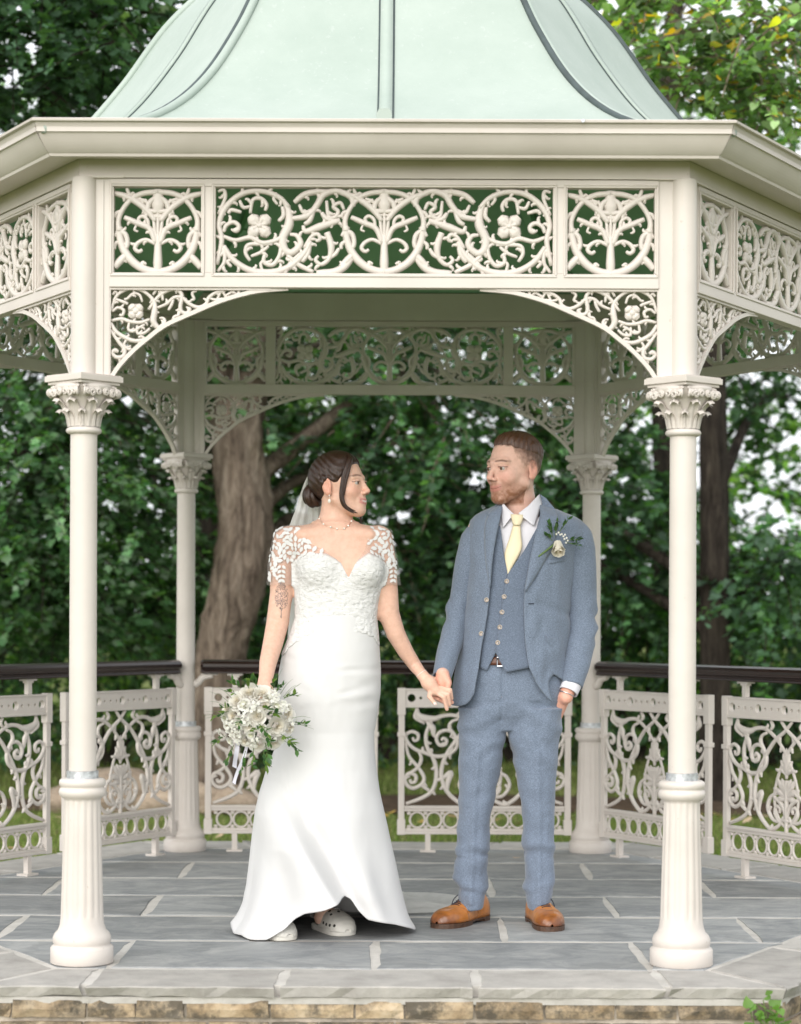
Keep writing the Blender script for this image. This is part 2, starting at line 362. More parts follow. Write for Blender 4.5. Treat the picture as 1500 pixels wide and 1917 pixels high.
for k in range(NS):
    M0 = ROT[k] @ Matrix.Translation((0, -A, 0))
    fo = bevel(obj('frieze_frame', fr_me, band, M0), .002, 2)
    for xc, me in ((-S/2+.2385, sq_me), (0, lg_me), (S/2-.2385, sq_me)):
        obj('scroll_panel', me, fo, M0 @ Matrix.Translation((xc, 0, (Z1+Z2)/2)))
    for sg in (1, -1):
        Mb = M0 @ Matrix.Translation((-sg*S/2, 0, Z0)) @ Matrix.Diagonal((sg, 1, 1, 1))
        b = obj('corner_bracket', bf_me, band, Mb); obj('bracket_scrollwork', mbk, b, Mb)
# fascia boards, gutters: mitred prisms between octagons
def oct_side(prof, name, mat, smooth=False, closed=True):
    """prof: (overhang beyond the post line, z) loop; one eighth, mitred at 22.5 degrees"""
    V = []; F = []; t = HT_; n = len(prof)
    for sg in (-1, 1):
        for o, z in prof: V.append((sg*((A+o)*t-.0008), -(A+o), z))
    for i in range(n if closed else n-1):
        j = (i+1) % n; F.append((i, n+i, n+j, j))
    if closed: F += [tuple(range(n)), tuple(range(2*n-1, n-1, -1))]
    return mesh(name, V, F, mat, smooth)
fa_me = oct_side([(-.03, 2.55), (.026, 2.55), (.026, 2.60), (.026, 2.68), (-.03, 2.68)][::-1], 'fascia_board', MAT['cream_dark'])
gp = [(.03, 2.612), (.205, 2.602), (.222, 2.594), (.232, 2.594), (.236, 2.602), (.243, 2.606)]
gp += [(.243+.062*t, 2.606+.078*(t**2.2*.45+.55*t)) for t in np.linspace(.12, 1, 9)]
gp += [(.306, 2.690), (.322, 2.690), (.324, 2.697), (.318, 2.700), (.30, 2.700), (.30, 2.66), (.03, 2.66)]
gp = [((.155+(o-.232)*.87) if o > .1 else o, z-.003) for o, z in gp]
gu_me = oct_side(gp[::-1], 'gutter', P_)
for k in range(NS):
    obj('fascia_board', fa_me, band, ROT[k])
    g = obj('gutter', gu_me, band, ROT[k])
    mb = MB(); mb.tube([(.626, -A-.228, 2.691), (.626, -A-.240, 2.691)], .006, 8)
    mb.obj('fixing_bolt', MAT['galv'], g, ROT[k])
# roof: ogee hexagon
RQ = [(2.665, 2.18), (2.70, 2.0), (2.76, 1.75), (2.837, 1.555), (2.93, 1.40), (3.017, 1.29), (3.08, 1.225), (3.146, 1.165), (3.284, 1.05), (3.374, .99), (3.492, .905), (3.615, .785), (3.72, .63), (3.82, .46), (3.9, .32), (3.98, .2), (4.06, .12), (4.15, .08)]
zz = np.linspace(2.665, 4.15, 46); qq = np.interp(zz, [r[0] for r in RQ], [r[1] for r in RQ])
for _ in range(2): qq[1:-1] = .25*qq[:-2]+.5*qq[1:-1]+.25*qq[2:]
def corner(i, k, off=0.0): a = math.radians(-120)+k*ANG; return ((qq[i]+off)*math.cos(a), (qq[i]+off)*math.sin(a))
for k in range(NS):
    V = []; F = []; nu = 9
    for i in range(len(zz)):
        a, b = corner(i, k), corner(i, k+1)
        for u in np.linspace(0, 1, nu): V.append((a[0]*(1-u)+b[0]*u, a[1]*(1-u)+b[1]*u, zz[i]))
    F = [(i*nu+j, i*nu+j+1, (i+1)*nu+j+1, (i+1)*nu+j) for i in range(len(zz)-1) for j in range(nu-1)]
    pnl = obj('roof_panel', mesh('roof_panel', V, F, MAT['roof']), band)
    V2 = [(x*.985, y*.985, z-.03) for x, y, z in V]
    obj('ceiling_panel', mesh('ceiling_panel', V2, [f[::-1] for f in F], MAT['roof_in']), band)
    def strip(name, u_of, w, mat, h, parent):
        mb2 = MB(); L = []; Rr = []
        for i in range(len(zz)):
            a, b = np.array(corner(i, k)), np.array(corner(i, k+1)); c = a*(1-u_of)+b*u_of
            d = b-a; d /= np.linalg.norm(d)+1e-9; nrm = np.array([d[1], -d[0]]); ww = min(w, .3*qq[i])
            L.append(np.r_[c-d*ww, zz[i]]); Rr.append(np.r_[c+d*ww, zz[i]])
        L = np.array(L); Rr = np.array(Rr); up = np.array([nrm[0], nrm[1], .6]); up /= np.linalg.norm(up)
        n_ = len(L); V = np.vstack([L, L+up*h, Rr+up*h, Rr])
        F = [(a*n_+i, a*n_+i+1, ((a+1) % 4)*n_+i+1, ((a+1) % 4)*n_+i) for a in range(4) for i in range(n_-1)]
        return obj(name, mesh(name, V, F, mat, True), parent)
    strip('seam', .5, .029, MAT['seam_dark'], .004, pnl); strip('roof_rib', .5, .0225, MAT['roof'], .010, pnl)
    mb = MB(); mb.tube([(corner(i, k)[0]*1.003, corner(i, k)[1]*1.003, zz[i]) for i in range(len(zz))], np.minimum(.012, qq*.2), 8); mb.obj('seam', MAT['seam_dark'], pnl, None, True)
    mb = MB(); d_ = np.array(corner(5, k+1))-np.array(corner(5, k)); d_ = d_/np.linalg.norm(d_)
    mb.tube([(corner(i, k)[0]*1.006+d_[0]*.018, corner(i, k)[1]*1.006+d_[1]*.018, zz[i]) for i in range(len(zz))], np.minimum(.015, qq*.2), 8); mb.obj('roof_rib', MAT['roof'], pnl, None, True)
    mb = MB(); ee = .5*(np.array(corner(2, k))+np.array(corner(2, k+1))); ang = math.atan2(ee[1], ee[0])+math.pi/2
    # upright clip at the foot of the rib
    Mc = Matrix.Translation((*(ee/np.linalg.norm(ee)*(A+.185)), 2.655)) @ Matrix.Rotation(ang, 4, 'Z')
    V = [(-.024, 0, 0), (.024, 0, 0), (.024, 0, .07), (.016, 0, .085), (-.016, 0, .085), (-.024, 0, .07)]
    mb.add([Mc @ Vector(v) for v in V]+[Mc @ Vector((v[0], .004, v[2])) for v in V], [tuple(range(6)), tuple(range(11, 5, -1))]+[(i, 6+i, 6+(i+1) % 6, (i+1) % 6) for i in range(6)]); mb.obj('rib_clip', MAT['roof'], pnl)
mb = MB(); mb.lathe([(.09, 4.12), (.11, 4.16), (.05, 4.2), (.04, 4.3), (.075, 4.36), (.085, 4.42), (.05, 4.49), (.015, 4.55), (.006, 4.8)], 20); mb.obj('finial', P_, band, None, True)
mb = MB()                                                               # rafters under the ceiling
for k in range(NS):
    for i0, i1 in ((1, 9), (9, 22), (22, 38)):
        a, b = corner(i0, k), corner(i1, k); mb.tube([(a[0]*.955, a[1]*.955, zz[i0]-.06), (b[0]*.955, b[1]*.955, zz[i1]-.06)], .028, 4)
mb.obj('rafters', MAT['roof_in'], band)
# columns
def flute(a, z): return 1-.045*max(0, math.cos(a*16))**.7 if .15 < z < .53 else 1
zf = np.linspace(.155, .527, 10)
base_prof = [(.0, 0), (.096, 0), (.098, .001), (.102, .004), (.102, .05), (.098, .056), (.091, .060), (.091, .064), (.094, .068), (.094, .085), (.088, .098), (.078, .108), (.072, .125), (.069, .15)]+[(.0690-.010*(z-.15)/.38, z) for z in zf]+[(.059, .533), (.066, .538), (.074, .546), (.077, .556), (.074, .566), (.070, .570), (.070, .573), (.074, .577), (.076, .586), (.074, .595), (.066, .60), (.0, .60)]
mb = MB(); mb.lathe(base_prof, 96, flute); base_me = mb.me('column_base', P_, True)
mb = MB(); mb.lathe([(0, .60), (.0515, .60), (.0515, .624), (0, .624)], 32); mb.tube([(.03, -.0425, .612), (.031, -.0455, .612)], .003, 6); band_me = mb.me('steel_collar', MAT['galv'], False)
mb = MB(); mb.lathe([(0, .624), (.0448, .624), (.0448, .627), (.0440, 1.2), (.0432, 1.717), (.0432, 1.72), (0, 1.72)], 40)
mb.lathe([(0, 1.90), (.0415, 1.90), (.0415, 1.903), (.0415, 2.549), (.0415, 2.552), (0, 2.552)], 32); shaft_me = mb.me('column', P_, True)
def capital_me():
    mb = MB()
    mb.lathe([(0, 1.718), (.046, 1.718), (.055, 1.722), (.0585, 1.729), (.055, 1.737), (.047, 1.741), (.047, 1.755), (.052, 1.775), (.061, 1.80), (.073, 1.825), (.086, 1.848), (.094, 1.866), (.094, 1.876), (0, 1.876)], 40)
    # abacus bites: corner volutes, acanthus leaves in two tiers
    for i in range(4):
        a = math.pi/2*i; d = np.array([math.cos(a), math.sin(a), 0]); t = np.array([-d[1], d[0], 0])
        for sg in (-1, 1):
            c = d*.106+t*sg*.0095+np.array([0, 0, 1.852]); P = []
            for th in np.linspace(0, 4.2*math.pi, 34):
                r = .0165*(1-th/(4.9*math.pi)); P.append(c+d*math.cos(th+1.57)*r+np.array([0, 0, math.sin(th+1.57)*r])+t*sg*th*.0006)
            mb.tube(P, np.linspace(.0046, .0030, len(P)), 6)
            mb.tube(catmull([d*.05+t*sg*.016+np.array([0, 0, 1.80]), d*.066+t*sg*.014+np.array([0, 0, 1.84]), d*.085+t*sg*.012+np.array([0, 0, 1.866]), d*.1+t*sg*.011+np.array([0, 0, 1.869])], 4), .0068, 6)
        a2 = a+math.pi/4; d2 = np.array([math.cos(a2), math.sin(a2), 0]); t2 = np.array([-d2[1], d2[0], 0])
        for sg in (-1, 1):                                             # middle scrolls on each face
            for off, rr, zc in ((.016, .0125, 1.852), (.042, .0135, 1.848), (.062, .010, 1.85)):
                c = d2*(.088+off*.02)+t2*sg*off+np.array([0, 0, zc]); P = [c+t2*sg*math.cos(th)*rr*(1-th/16)+np.array([0, 0, math.sin(th)*rr*(1-th/16)])+d2*th*.0006 for th in np.linspace(0, 11, 24)]
                mb.tube(P, np.linspace(.0052, .0034, len(P)), 6)
    for n, z0, z1, w, o0 in ((8, 1.742, 1.833, .0275, .5), (8, 1.742, 1.800, .020, 0)):
        for i in range(n):
            a = 2*math.pi*(i+o0)/n; d = np.array([math.cos(a), math.sin(a), 0]); t = np.array([-d[1], d[0], 0]); V = []; rows = 13; cols = 9
            for j in range(rows):
                s = j/(rows-1); z = z0+(z1-z0)*min(1, s/.82)-max(0, s-.86)*.075
                base_r = np.interp(z, [1.74, 1.775, 1.80, 1.825, 1.848], [.047, .052, .061, .073, .086])+.004
                curl = max(0, s-.66)**1.4*.115; ww = w*(.62+.42*math.sin(math.pi*min(1, .08+s*.80)))*(1+.10*math.cos(j*2.6))
                for c in range(cols):
                    u = (c/(cols-1)-.5)*2; rib = .0042*math.cos(u*6.3)+.002*math.cos(u*12.6); V.append(d*(base_r+curl*(1-.25*u*u)-.005*u*u+rib*(.4+.6*s))+t*u*ww*.66+np.array([0, 0, z-(u*u)*.010*s]))
            mb.add(V, [(j*cols+c, j*cols+c+1, (j+1)*cols+c+1, (j+1)*cols+c) for j in range(rows-1) for c in range(cols-1)])
    return mb.me('capital', P_, True)
cap_me = capital_me()
mb = MB()
for z0, z1, h in ((1.8765, 1.886, .117), (1.886, 1.905, .128), (1.905, 1.909, .122)):
    mb.add([(h*math.cos(a), h*math.sin(a), z) for z in (z0, z1) for a in [math.pi/2*i for i in range(4)]], [(3, 2, 1, 0), (4, 5, 6, 7)]+[(i, (i+1) % 4, 4+(i+1) % 4, 4+i) for i in range(4)])
aba_me = mb.me('abacus', P_)
mb = MB()                                                              # flat stiles beside the upper post, one toward each side
for sg in (1, -1):
    Mf = Matrix.Rotation(0, 4, 'Z')
    mb.box((.036, -.014, 1.909), (.0828, .014, 2.552), Matrix.Rotation(sg*0+ (0 if sg > 0 else math.pi-ANG), 4, 'Z'))
    mb.box((.058, -.018, 1.909), (.0635, -.0141, 2.552), Matrix.Rotation((0 if sg > 0 else math.pi-ANG), 4, 'Z'))
    mb.box((.02, -.03, 2.5485), (.13, .03, 2.556), Matrix.Rotation((0 if sg > 0 else math.pi-ANG), 4, 'Z'))
stile_me = mb.me('stile', P_)
mb = MB()                                                              # small rail cradles on the post
for ang in (0, math.pi-ANG):
    Mr = Matrix.Rotation(ang, 4, 'Z'); P = catmull([(.04, 0, .80), (.06, 0, .81), (.085, 0, .835), (.13, 0, .845)], 4); mb.tube([Mr @ Vector(p) for p in P], np.linspace(.02, .014, len(P)), 8)
    mb.tube([Mr @ Vector((.075, 0, .848)), Mr @ Vector((.155, 0, .850))], .022, 4, .25)
cradle_me = mb.me('rail_bracket', P_, True)
RAILED = (2, 3, 4)
for k in range(NS):
    M0 = ROT[k] @ Matrix.Translation((-S/2, -A, 0))
    c = obj('column', shaft_me, band, M0)
    obj('column_base', base_me, c, M0); obj('steel_collar', band_me, c, M0)
    obj('capital', cap_me, c, Matrix.Translation(M0.translation) @ Matrix.Rotation({0: .06, 1: -.06}.get(k, 0), 4, 'Z'))
    bevel(obj('abacus', aba_me, c, Matrix.Translation(M0.translation) @ Matrix.Rotation({0: .06, 1: -.06}.get(k, 0), 4, 'Z')), .0025, 2)
    # stile group: local +x along this side, and back along the previous one
    obj('stile', stile_me, c, M0)
    if k in RAILED or (k-1) % NS in RAILED: obj('rail_bracket', cradle_me, c, M0)
# railing panels
RS = 1/4.286/389.4
rconv = lambda x, y: ((x-772.5)*RS, .085+(1295-y)*RS)
sw = [([(228, 282), (238, 340), (300, 368), (380, 366), (440, 346), (540, 345), (660, 408), (772, 520), (850, 650), (900, 800), (885, 920), (830, 1000), (772, 1035)], [12, 22, 26, 18, 13, 13, 13, 13, 13, 13, 13, 12, 10]),
  ([(830, 285), (760, 350), (640, 430), (540, 545), (455, 680), (425, 800), (445, 900), (490, 975), (560, 1035), (614, 1056), (690, 1025), (745, 960)], 14),
  ([(510, 600), (535, 545), (525, 490), (470, 462), (410, 480), (386, 530), (410, 580), (455, 578), (468, 545), (440, 525), (425, 545)], 12), ([(560, 372), (505, 395), (488, 440), (520, 485), (552, 545), (540, 610), (470, 660), (380, 672), (300, 645), (215, 615), (155, 560), (140, 505), (185, 474), (236, 495), (235, 538), (205, 545), (195, 518)], [9, 11, 12, 12, 13, 13, 14, 14, 14, 13, 13, 12, 12, 12, 11, 10, 8]),
  ([(138, 560), (165, 670), (235, 755), (285, 835), (272, 890), (205, 928), (148, 900), (134, 845), (170, 808), (220, 828), (216, 874), (182, 882), (176, 856)], 13), ([(335, 400), (302, 500), (312, 600), (358, 680), (386, 780), (378, 885), (338, 962), (260, 1010), (142, 1052)], 14),
  ([(243, 632), (265, 690), (232, 765), (136, 832)], 12), ([(258, 898), (335, 950)], 12), ([(386, 862), (432, 852)], 12), ([(432, 850), (500, 805), (478, 880), (470, 965)], [12, 22, 18, 10]), ([(300, 385), (350, 440), (365, 500), (390, 520)], [8, 24, 14, 8]), ([(225, 300), (215, 360), (290, 410)], [10, 14, 8]),
  ([(772, 985), (745, 900), (690, 850), (640, 830)], 13), ([(715, 1000), (625, 985), (572, 905), (600, 830), (660, 800), (690, 770)], 12), ([(715, 1000), (690, 990), (650, 940), (665, 890), (705, 900), (700, 935)], 11), ([(600, 285), (622, 320), (600, 350)], 11), ([(330, 640), (345, 615), (352, 640)], 9), ([(515, 575), (500, 640)], 10)]
ctr = [([(772, 1080), (772, 900), (772, 700)], 15, 1, True), ([(772, 690), (772, 600), (772, 540), (772, 470)], [12, 26, 22, 4], 1, True), ([(740, 985), (805, 985)], 12, 1, True)]
for t in (-1, 1):
    for (y0, x1, y1, x2, y2, w) in ((640, 40, 590, 62, 560, 17), (655, 45, 630, 72, 622, 16), (640, 22, 545, 36, 510, 14), (810, 60, 735, 112, 690, 25), (815, 75, 785, 142, 762, 24), (830, 65, 835, 122, 842, 22), (820, 28, 730, 52, 690, 20)):
        ctr.append(([(772+t*6, y0), (772+t*x1, y1), (772+t*x2, y2)], [11, w, 5], 1, True))
sw_me = strokes_mesh('railing_scrollwork', [(s[0], s[1]*1.06 if np.isscalar(s[1]) else [q*1.06 for q in s[1]])+tuple(s[2:]) for s in sw+ctr+spurs(sw, 210, 34, 9)], rconv, RS, .0095, lambda p: (1545-p[0], p[1]), fat=1.12)
mb = MB()
for x0, x1 in ((80, 130), (1415, 1465)):
    a = rconv(x0, 1295); b = rconv(x1, 125); mb.box((a[0], -.011, a[1]), (b[0], .011, b[1]))
    for ya, yb, ex in ((125, 340, 8), (480, 512, 9), (1180, 1300, 8)):
        a = rconv(x0-ex, yb); b = rconv(x1+ex, ya); mb.box((a[0], -.017, a[1]), (b[0], .017, b[1]+.0015))
for ya, yb, d in ((1068, 1090, .016), (1090, 1113, .010), (1250, 1272, .010), (1272, 1295, .016)):
    a = rconv(131, yb); b = rconv(1414, ya); mb.box((a[0], -d, a[1]), (b[0], d, b[1]))
for ya, yb in ((127, 142), (262, 280)):
    a = rconv(131, yb); b = rconv(1414, ya); mb.box((a[0], -.016, a[1]), (b[0], .016, b[1]))
fr2_me = mb.me('railing_panel', P_)
def holes_plate():
    cu = bpy.data.curves.new('plate', 'CURVE'); cu.dimensions = '2D'; cu.fill_mode = 'BOTH'; cu.extrude = .010; cu.bevel_depth = .0012
    def poly(pts):
        sp = cu.splines.new('POLY'); sp.points.add(len(pts)-1); sp.use_cyclic_u = True
        for i, p in enumerate(pts): sp.points[i].co = (p[0], p[1], 0, 1)
    a = rconv(131, 262); b = rconv(1414, 142); poly([(a[0], a[1]), (b[0], a[1]), (b[0], b[1]), (a[0], b[1])])
    big = [185, 478.7, 772.5, 1066, 1360]
    for x in big: poly([(rconv(x, 0)[0]+34*RS*math.cos(t), rconv(0, 203)[1]+34*RS*math.sin(t)) for t in np.linspace(0, 2*math.pi, 20, endpoint=False)])
    for x0 in big[:-1]:
        for j in (1, 2, 3): poly([(rconv(x0+j*73.4, 0)[0]+14*RS*math.cos(t), rconv(0, 203)[1]+14*RS*math.sin(t)) for t in np.linspace(0, 2*math.pi, 12, endpoint=False)])
    o = bpy.data.objects.new('tmp', cu); COL.objects.link(o); bpy.context.view_layer.update()
    me = bpy.data.meshes.new_from_object(o.evaluated_get(bpy.context.evaluated_depsgraph_get())); bpy.data.objects.remove(o)
    me.transform(Matrix.Rotation(math.pi/2, 4, 'X')); me.materials.clear(); me.materials.append(P_); me.name = 'pierced_rail'; return me
pl_me = holes_plate()
rings = [([(235+i*134.4+60*math.cos(t), 1182+62*math.sin(t)) for t in np.linspace(0, 2*math.pi, 19)], 9, 1, True) for i in range(9)]
rings += [([(168+i*134.4, 1116), (168+i*134.4, 1140)], 16, 1, True) for i in range(10)]+[([(168+i*134.4, 1225), (168+i*134.4, 1250)], 16, 1, True) for i in range(10)]
ri_me = strokes_mesh('ring_row', rings, rconv, RS, .0085, None, fat=1.05)
mb = MB(); h = .085
mb.box((-.0125, -.0125, .008), (.0125, .0125, h)); mb.box((-.037, -.03, 0), (.037, .03, .009)); foot_me = mb.me('foot', P_)
ztop = rconv(0, 125)[1]
mb = MB(); mb.box((-.0125, -.011, ztop), (.0125, .011, .845)); mb.box((-.036, -.02, .845), (.036, .02, .8535)); mb.box((-.02, -.014, .836), (.02, .014, .845)); sup_me = mb.me('rail_support', P_)
rp = [(-.034, .854), (-.034, .862), (-.028, .868), (-.031, .874), (-.042, .884), (-.042, .900), (-.034, .912), (-.018, .919), (0, .921)]
rp = rp+[(-x, z) for x, z in rp[-2::-1]]
mb = MB(); n = len(rp); xe = S/2-.075
V = [(x, y, z) for x in (-xe, -xe+.012, xe-.012, xe) for (y, z) in rp]
V = [(x, y*(.8 if abs(abs(x)-xe) < 1e-6 else 1), .887+(z-.887)*(.85 if abs(abs(x)-xe) < 1e-6 else 1)) for x, y, z in V]
mb.add(V, [(j*n+i, j*n+(i+1) % n, (j+1)*n+(i+1) % n, (j+1)*n+i) for j in range(3) for i in range(n)]+[tuple(range(n-1, -1, -1)), tuple(3*n+i for i in range(n))])
hr_me = mb.me('handrail', MAT['rail'])
PC = .482
for k in RAILED:
    M0 = ROT[k] @ Matrix.Translation((0, -A, 0))
    bevel(obj('handrail', hr_me, band, M0), .002, 2)
    for xc in (-.4645, .4645):
        Mp = M0 @ Matrix.Translation((xc, 0, 0)); p = bevel(obj('railing_panel', fr2_me, band, Mp), .002, 1)
        obj('scrollwork', sw_me, p, Mp); obj('pierced_rail', pl_me, p, Mp); obj('ring_row', ri_me, p, Mp)
        for xf in ((318-772.5)*RS, (1226-772.5)*RS):
            obj('foot', foot_me, p, Mp @ Matrix.Translation((xf, 0, 0))); obj('rail_support', sup_me, p, Mp @ Matrix.Translation((xf, 0, 0)))
# ------------------------------------------------------------ floor slabs, coping, stone plinth
def clip(poly, nx, ny, d):
    out = []
    for i in range(len(poly)):
        a, b = poly[i], poly[(i+1) % len(poly)]; da = a[0]*nx+a[1]*ny-d; db = b[0]*nx+b[1]*ny-d
        if da <= 0: out.append(a)
        if (da < 0) != (db < 0) and da != db: t = da/(da-db); out.append((a[0]+(b[0]-a[0])*t, a[1]+(b[1]-a[1])*t))
    return out
def oct_clip(poly, ap):
    for k in range(NS):
        a = (k+.5)*ANG; poly = clip(poly, math.cos(a), math.sin(a), ap)
        if len(poly) < 3: return []
    return poly
def slab(name, poly, z0, z1, mat, parent, inset=.009, rough=.004, sub=.09):
    """irregular stone: polygon inset for the joint, edges wobbled"""
    c = np.mean(poly, axis=0); P = []
    for i in range(len(poly)):
        a, b = np.array(poly[i]), np.array(poly[(i+1) % len(poly)]); L = np.linalg.norm(b-a); m = max(1, int(L/sub))
        if L < .004: continue
        nrm = np.array([b[1]-a[1], -(b[0]-a[0])])/L
        for j in range(m):
            q = a+(b-a)*j/m; ei = inset*(1.0+.9*abs(nrm[1])**3) if name == 'paving_slab' else inset; P.append(q-nrm*(ei*(1 if j else .9)+rough*(rnd.random()-.3)*(1 if j else 0))+(c-q)*0)
    # corners: pull toward the centre
    P = [p+(c-p)/max(.05, np.linalg.norm(c-p))*inset*.5 for p in P]; n = len(P)
    dz = rnd.uniform(-.0015, .0015)
    V = [(p[0], p[1], z0) for p in P]+[(p[0], p[1], z1-.004+dz) for p in P]+[(p[0]+(c[0]-p[0])*.008, p[1]+(c[1]-p[1])*.02, z1+dz) for p in P]
    F = [tuple(range(n-1, -1, -1))]+[(r*n+i, r*n+(i+1) % n, (r+1)*n+(i+1) % n, (r+1)*n+i) for r in (0, 1) for i in range(n)]+[tuple(range(2*n, 3*n))]
    return obj(name, mesh(name, V, F, mat, False), parent)
AP1, AP2 = 1.805, 2.155
RO = lambda ap: ap/math.cos(ANG/2)
octp = lambda ap: [(RO(ap)*math.cos(ANG*k), RO(ap)*math.sin(ANG*k)) for k in range(NS)]
q = octp(AP2-.06); V = [(x, y, z) for z in (-.055, -.0025) for x, y in q]
floor = tag(obj('floor', mesh('floor', V, [tuple(range(NS-1, -1, -1)), tuple(range(NS, 2*NS))]+[(i, (i+1) % NS, NS+(i+1) % NS, NS+i) for i in range(NS)], MAT['mortar'], False)), 'pale mortar bed of slate paving under the bandstand', None, None, 'structure')
rows = [-1.805, -1.199, -.575, .018, .608, 1.22, 1.805]
js = [[-.873, -.02, .868], [-1.347, -.45, .43, 1.324], [-.907, .0, .883], [-1.38, -.45, .437, 1.337], [-.89, 0, .886], [-.45, .45]]
for r in range(6):
    xs = [-2.6]+js[r]+[2.6]
    for i in range(len(xs)-1):
        sk = [rnd.uniform(-.012, .012) for _ in range(2)]
        p = oct_clip([(xs[i], rows[r]), (xs[i+1], rows[r]), (xs[i+1]+sk[1], rows[r+1]), (xs[i]+sk[0], rows[r+1])], AP1)
        if p: slab('paving_slab', p, -.05, 0, MAT['slate'], floor, .0095, .007)
plinth = empty('stone_plinth', (0, 0, -.45), 'weathered stone block plinth with pale coping under the bandstand', 'plinth')
t8 = HT_
def rough_edge(o):
    return o
for k in range(NS):
    Mk = ROT[k]; h1, h2 = AP1*t8, AP2*t8
    fr = [-.37, .14] if k != 0 else [-.30, .236]
    us = [-1]+({0: [(-.79, -.845), (-.356, -.338), (.2405, .223), (.826, .715)]}.get(k, [(-.45, -.45), (.1, .1), (.62, .6)]))+[1]
    def xy(u, ap, h): return (u*h, -ap)
    E = [(-1, -1)]+[(u if isinstance(u, tuple) else (u, u)) for u in us[1:-1]]+[(1, 1)]
    if k == 0:
        ti = [ground_at(px, 1816).x for px in (185, 537, 887, 1222)]; bo = [ground_at(px, 1850).x for px in (154, 521, 894, 1253)]
        E = [(-1, -1)]+[(max(-.98, min(.98, a/h1)), max(-.98, min(.98, b/h2))) for a, b in zip(ti, bo)]+[(1, 1)]
    for i in range(len(E)-1):
        (a1, a2), (b1, b2) = E[i], E[i+1]
        pl = [(a2*h2, -AP2), (b2*h2, -AP2), (b1*h1, -AP1), (a1*h1, -AP1)]
        pl = [tuple((Mk @ Vector((x, y, 0)))[:2]) for x, y in pl]
        n_ = 0
        c = np.mean(pl, axis=0); o = slab('coping_stone', pl, -.034, .001, MAT['coping'], plinth, .010, .007, .045)
        me = o.data                                                    # hewn outer edge
        co = np.array([v.co[:] for v in me.vertices]); ap = np.max(np.stack([co[:, 0]*math.cos((j+.5)*ANG)+co[:, 1]*math.sin((j+.5)*ANG) for j in range(NS)]), axis=0)
        out = ap > AP2-.05
        nz = fbm(co*np.array([16, 16, 40]), 3)
        co[out, :2] *= (1+(nz[out]*.0035))[:, None]; low = out & (co[:, 2] < -.02); co[low, 2] += np.abs(nz[low])*.006; co[low, :2] *= .996
        me.vertices.foreach_set('co', co.astype(np.float32).ravel()); me.update()
# mortar core and brick-sized stones
def ring_prism(name, ap, z0, z1, mat, parent):
    q = octp(ap); V = [(x, y, z) for z in (z0, z1) for x, y in q]
    return obj(name, mesh(name, V, [tuple(range(NS-1, -1, -1)), tuple(range(NS, 2*NS))]+[(i, (i+1) % NS, NS+(i+1) % NS, NS+i) for i in range(NS)], mat, False), parent)
ring_prism('mortar_core', AP2-.045, -.46, -.056, MAT['mortar_dark'], plinth)
o = ring_prism('mortar_bed', AP2-.030, -.055, -.0345, MAT['mortar'], plinth)
for k in range(NS):
    for r in range(6):
        z1 = -.042-r*.0665; z0 = z1-.060
        if k not in (0, 1, 5) and r > 2: continue
        x = -(AP2-.03)*t8+(.06 if r % 2 else -.05); end = (AP2-.03)*t8
        while x < end-.03:
            w = rnd.choice([.19, .215, .215, .23, .15, .26]); xa = max(x, -end+.002); xb = min(x+w, end-.002)
            if end-xb < .06: xb = end-.002
            if xb-xa > .03:
                d = AP2-.028+rnd.uniform(-.005, .005); nx = 5
                V = []; 
                for yy in (-(d-.05), -d):
                    for iz, z in enumerate(np.linspace(z0+.004, z1-.004, 3)):
                        for ix in range(nx):
                            u = ix/(nx-1); edge = (ix in (0, nx-1)) or (iz != 1)
                            V.append((xa+.004+(xb-xa-.008)*u+(rnd.uniform(-.003, .003) if yy == -d else 0), yy+(rnd.uniform(.001, .008) if edge and yy == -d else (rnd.uniform(-.004, .002) if yy == -d else 0)), z+(rnd.uniform(-.002, .002) if yy == -d else 0)))
                n3 = 3*nx; F = []
                for j in range(2):
                    for i in range(nx-1):
                        a = n3+j*nx+i; F.append((a, a+1, a+nx+1, a+nx))
                loop = list(range(nx))+[nx*2-1]+list(range(3*nx-1, 2*nx-1, -1))+[nx]
                F += [(n3+loop[(i+1) % len(loop)], n3+loop[i], loop[i], loop[(i+1) % len(loop)]) for i in range(len(loop))]
                obj('stone_block', mesh('stone_block', V, F, MAT['brick'], False), plinth, ROT[k])
            x = xb
# ------------------------------------------------------------ ground
def gz(x, y):
    return np.interp(y, [-60, -1.8, 1.7, 5.6, 7.0, 9.5, 40, 300], [-.5, -.45, -.13, -.13, .02, .08, .0, -1.5])
def m_lawn():
    t = NT('lawn'); co = t.coord()
    c = t.ramp(t.noise(.9, 6, .65, co), [(.3, (.10, .14, .04)), (.55, (.17, .20, .06)), (.75, (.27, .26, .12))])
    c = t.mix(c, (.25, .2, .1), t.math('MULTIPLY', t.math('GREATER_THAN', t.noise(5, 5, .7, co), .6), .4))
    t.col(c); t.rough(.95); t.spec(.1); t.bump(t.noise(40, 5, .7, co), 1, .03); return t.m
MAT['lawn'] = m_lawn()
def sheet(name, xs, ys, zf, mat):
    V = [(x, y, zf(x, y)) for y in ys for x in xs]; n = len(xs)
    return obj(name, mesh(name, V, [(j*n+i, j*n+i+1, (j+1)*n+i+1, (j+1)*n+i) for j in range(len(ys)-1) for i in range(n-1)], mat))
tag(sheet('ground', np.r_[-300, -60, np.linspace(-12, 12, 25), 60, 300], np.r_[-120, -40, np.linspace(-14, 16, 50), 25, 40, 90, 300], lambda x, y: float(gz(x, y)), MAT['lawn']), 'mown lawn around the bandstand', None, None, 'structure')
MAT['soil'] = simple('bare_soil', (.085, .06, .042), .95, .35, 12, 1.0, 50, .1)
nb = 40
V = []
